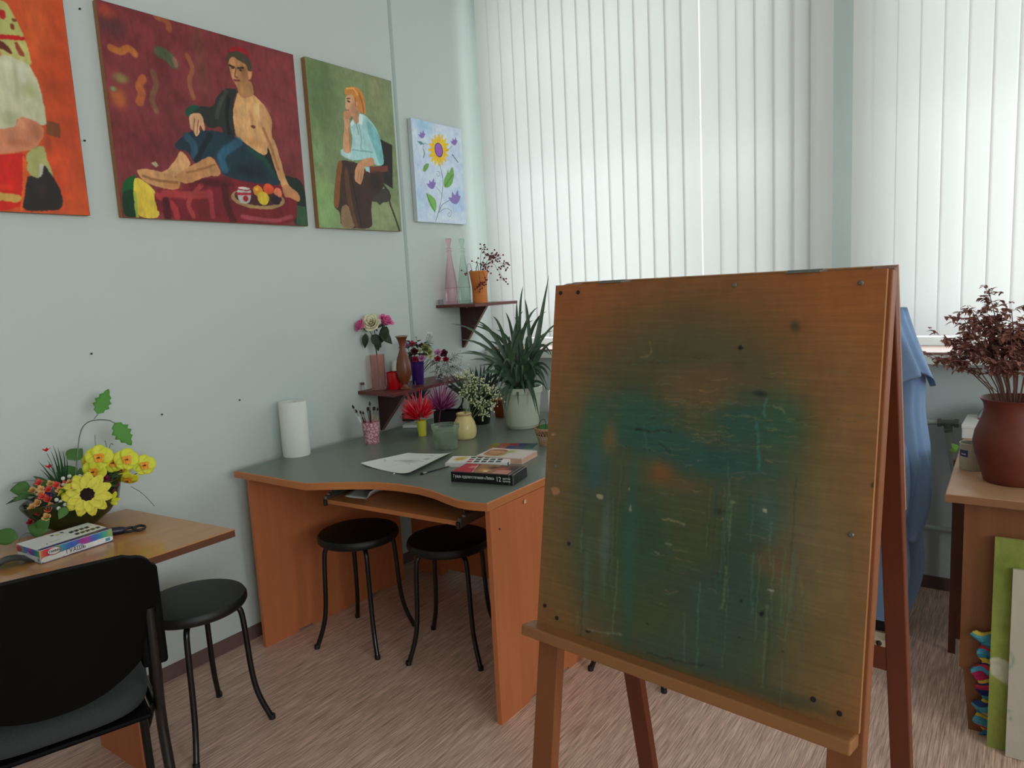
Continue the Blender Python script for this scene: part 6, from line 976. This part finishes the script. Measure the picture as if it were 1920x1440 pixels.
# blue cloth over a stand
cb=mat('blue_cotton',(116,142,176),.9,1.75,noise=((6,6,14),.9,(100,124,160)),sheen=.2); 
CY=-.45; 
def CP(px): return px
zs=[1.272,1.19,1.10,1.0,.90,.80,.70,.60,.50,.40,.30,.20,.10,.06]
xr=[(2.283,-0.450,1.273)[0],(2.309,-0.450,1.188)[0],(2.340,-0.450,1.097)[0],(2.356,-0.450,0.996)[0],(2.347,-0.450,0.923)[0],(2.363,-0.450,0.842)[0],(2.378,-0.450,0.728)[0],(2.367,-0.450,0.633)[0],(2.349,-0.450,0.503)[0],(2.344,-0.450,0.394)[0],(2.365,-0.450,0.267)[0],(2.356,-0.450,0.155)[0],(2.332,-0.450,0.061)[0],(2.310,-0.450,0.022)[0]]
xl=[x-.30-.02*i for i,x in enumerate(xr)]; 
clo=thing('blue_cloth','pale blue cloth draped over a stand behind the right leg of the easel','cloth',(0,CY,0))
def loft(zs,xl,xr,dep,fold,phase,zoff=None,n=64,a0=0,a1=2*math.pi,closed=True):
    g=G(); v=[];f=[]
    for j,(z,l,r) in enumerate(zip(zs,xl,xr)):
        cx_=(l+r)/2; rx=(r-l)/2; k=j/(len(zs)-1)
        for i in range(n):
            a=a0+(a1-a0)*i/(n if closed else n-1); fo=1+fold*(.25+k)*math.sin(a*7+phase+k*1.3)+fold*.5*math.sin(a*13+phase*2-k*2)
            ex=.75; ca=math.copysign(abs(math.cos(a))**ex,math.cos(a)); sa=math.copysign(abs(math.sin(a))**ex,math.sin(a))
            v.append((cx_+rx*ca*(1+(fo-1)*abs(sa)),dep*(.35+.65*k)*sa*fo,z+(zoff(a,k) if zoff else 0)))
    for j in range(len(zs)-1):
        for i in range(n if closed else n-1): f.append((j*n+i,j*n+(i+1)%n,(j+1)*n+(i+1)%n,(j+1)*n+i))
    if closed: f.append(tuple(range(n)))
    return g.add(v,f)
loft(zs,xl,xr,.13,.16,.4).build('drape',cb,clo,smooth=180,sub=1)
xr2=[(2.287,-0.470,1.276)[0],(2.313,-0.470,1.190)[0],(2.350,-0.470,1.093)[0],(2.389,-0.470,1.005)[0]]; zz=[1.276,1.19,1.09,1.0]
loft(zz,[x-.33 for x in xr2],xr2,.16,.14,1.1,lambda a,k:-.035*k*math.sin(a*3+.6)).build('upper_fold',cb,clo,smooth=180,solid=.002,sub=1)
zl=[.80,.72,.62,.50,.38]; xr3=[(2.337,-0.470,0.823)[0],(2.367,-0.470,0.753)[0],(2.382,-0.470,0.698)[0],(2.378,-0.470,0.576)[0],(2.345,-0.470,0.422)[0]]
loft(zl,[x-.36 for x in xr3],xr3,.155,.2,2.3,lambda a,k:-.05*(1-k)*math.sin(a*2+.3)).build('lower_fold',cb,clo,smooth=180,solid=.002,sub=1)
sd=thing('display_stand','dark wooden stand under the blue cloth, only its foot showing','stand',(2.12,CY-.0,0)); G().box(-.10,.14,-.09,.09,0,.045).build('foot',mat('dark_stand',(22,20,20),.5,1),sd,bevel=.004); G().box(-.10,.08,-.02,.02,.045,1.24).build('board',mat('dark_stand',(0,0,0)),sd)
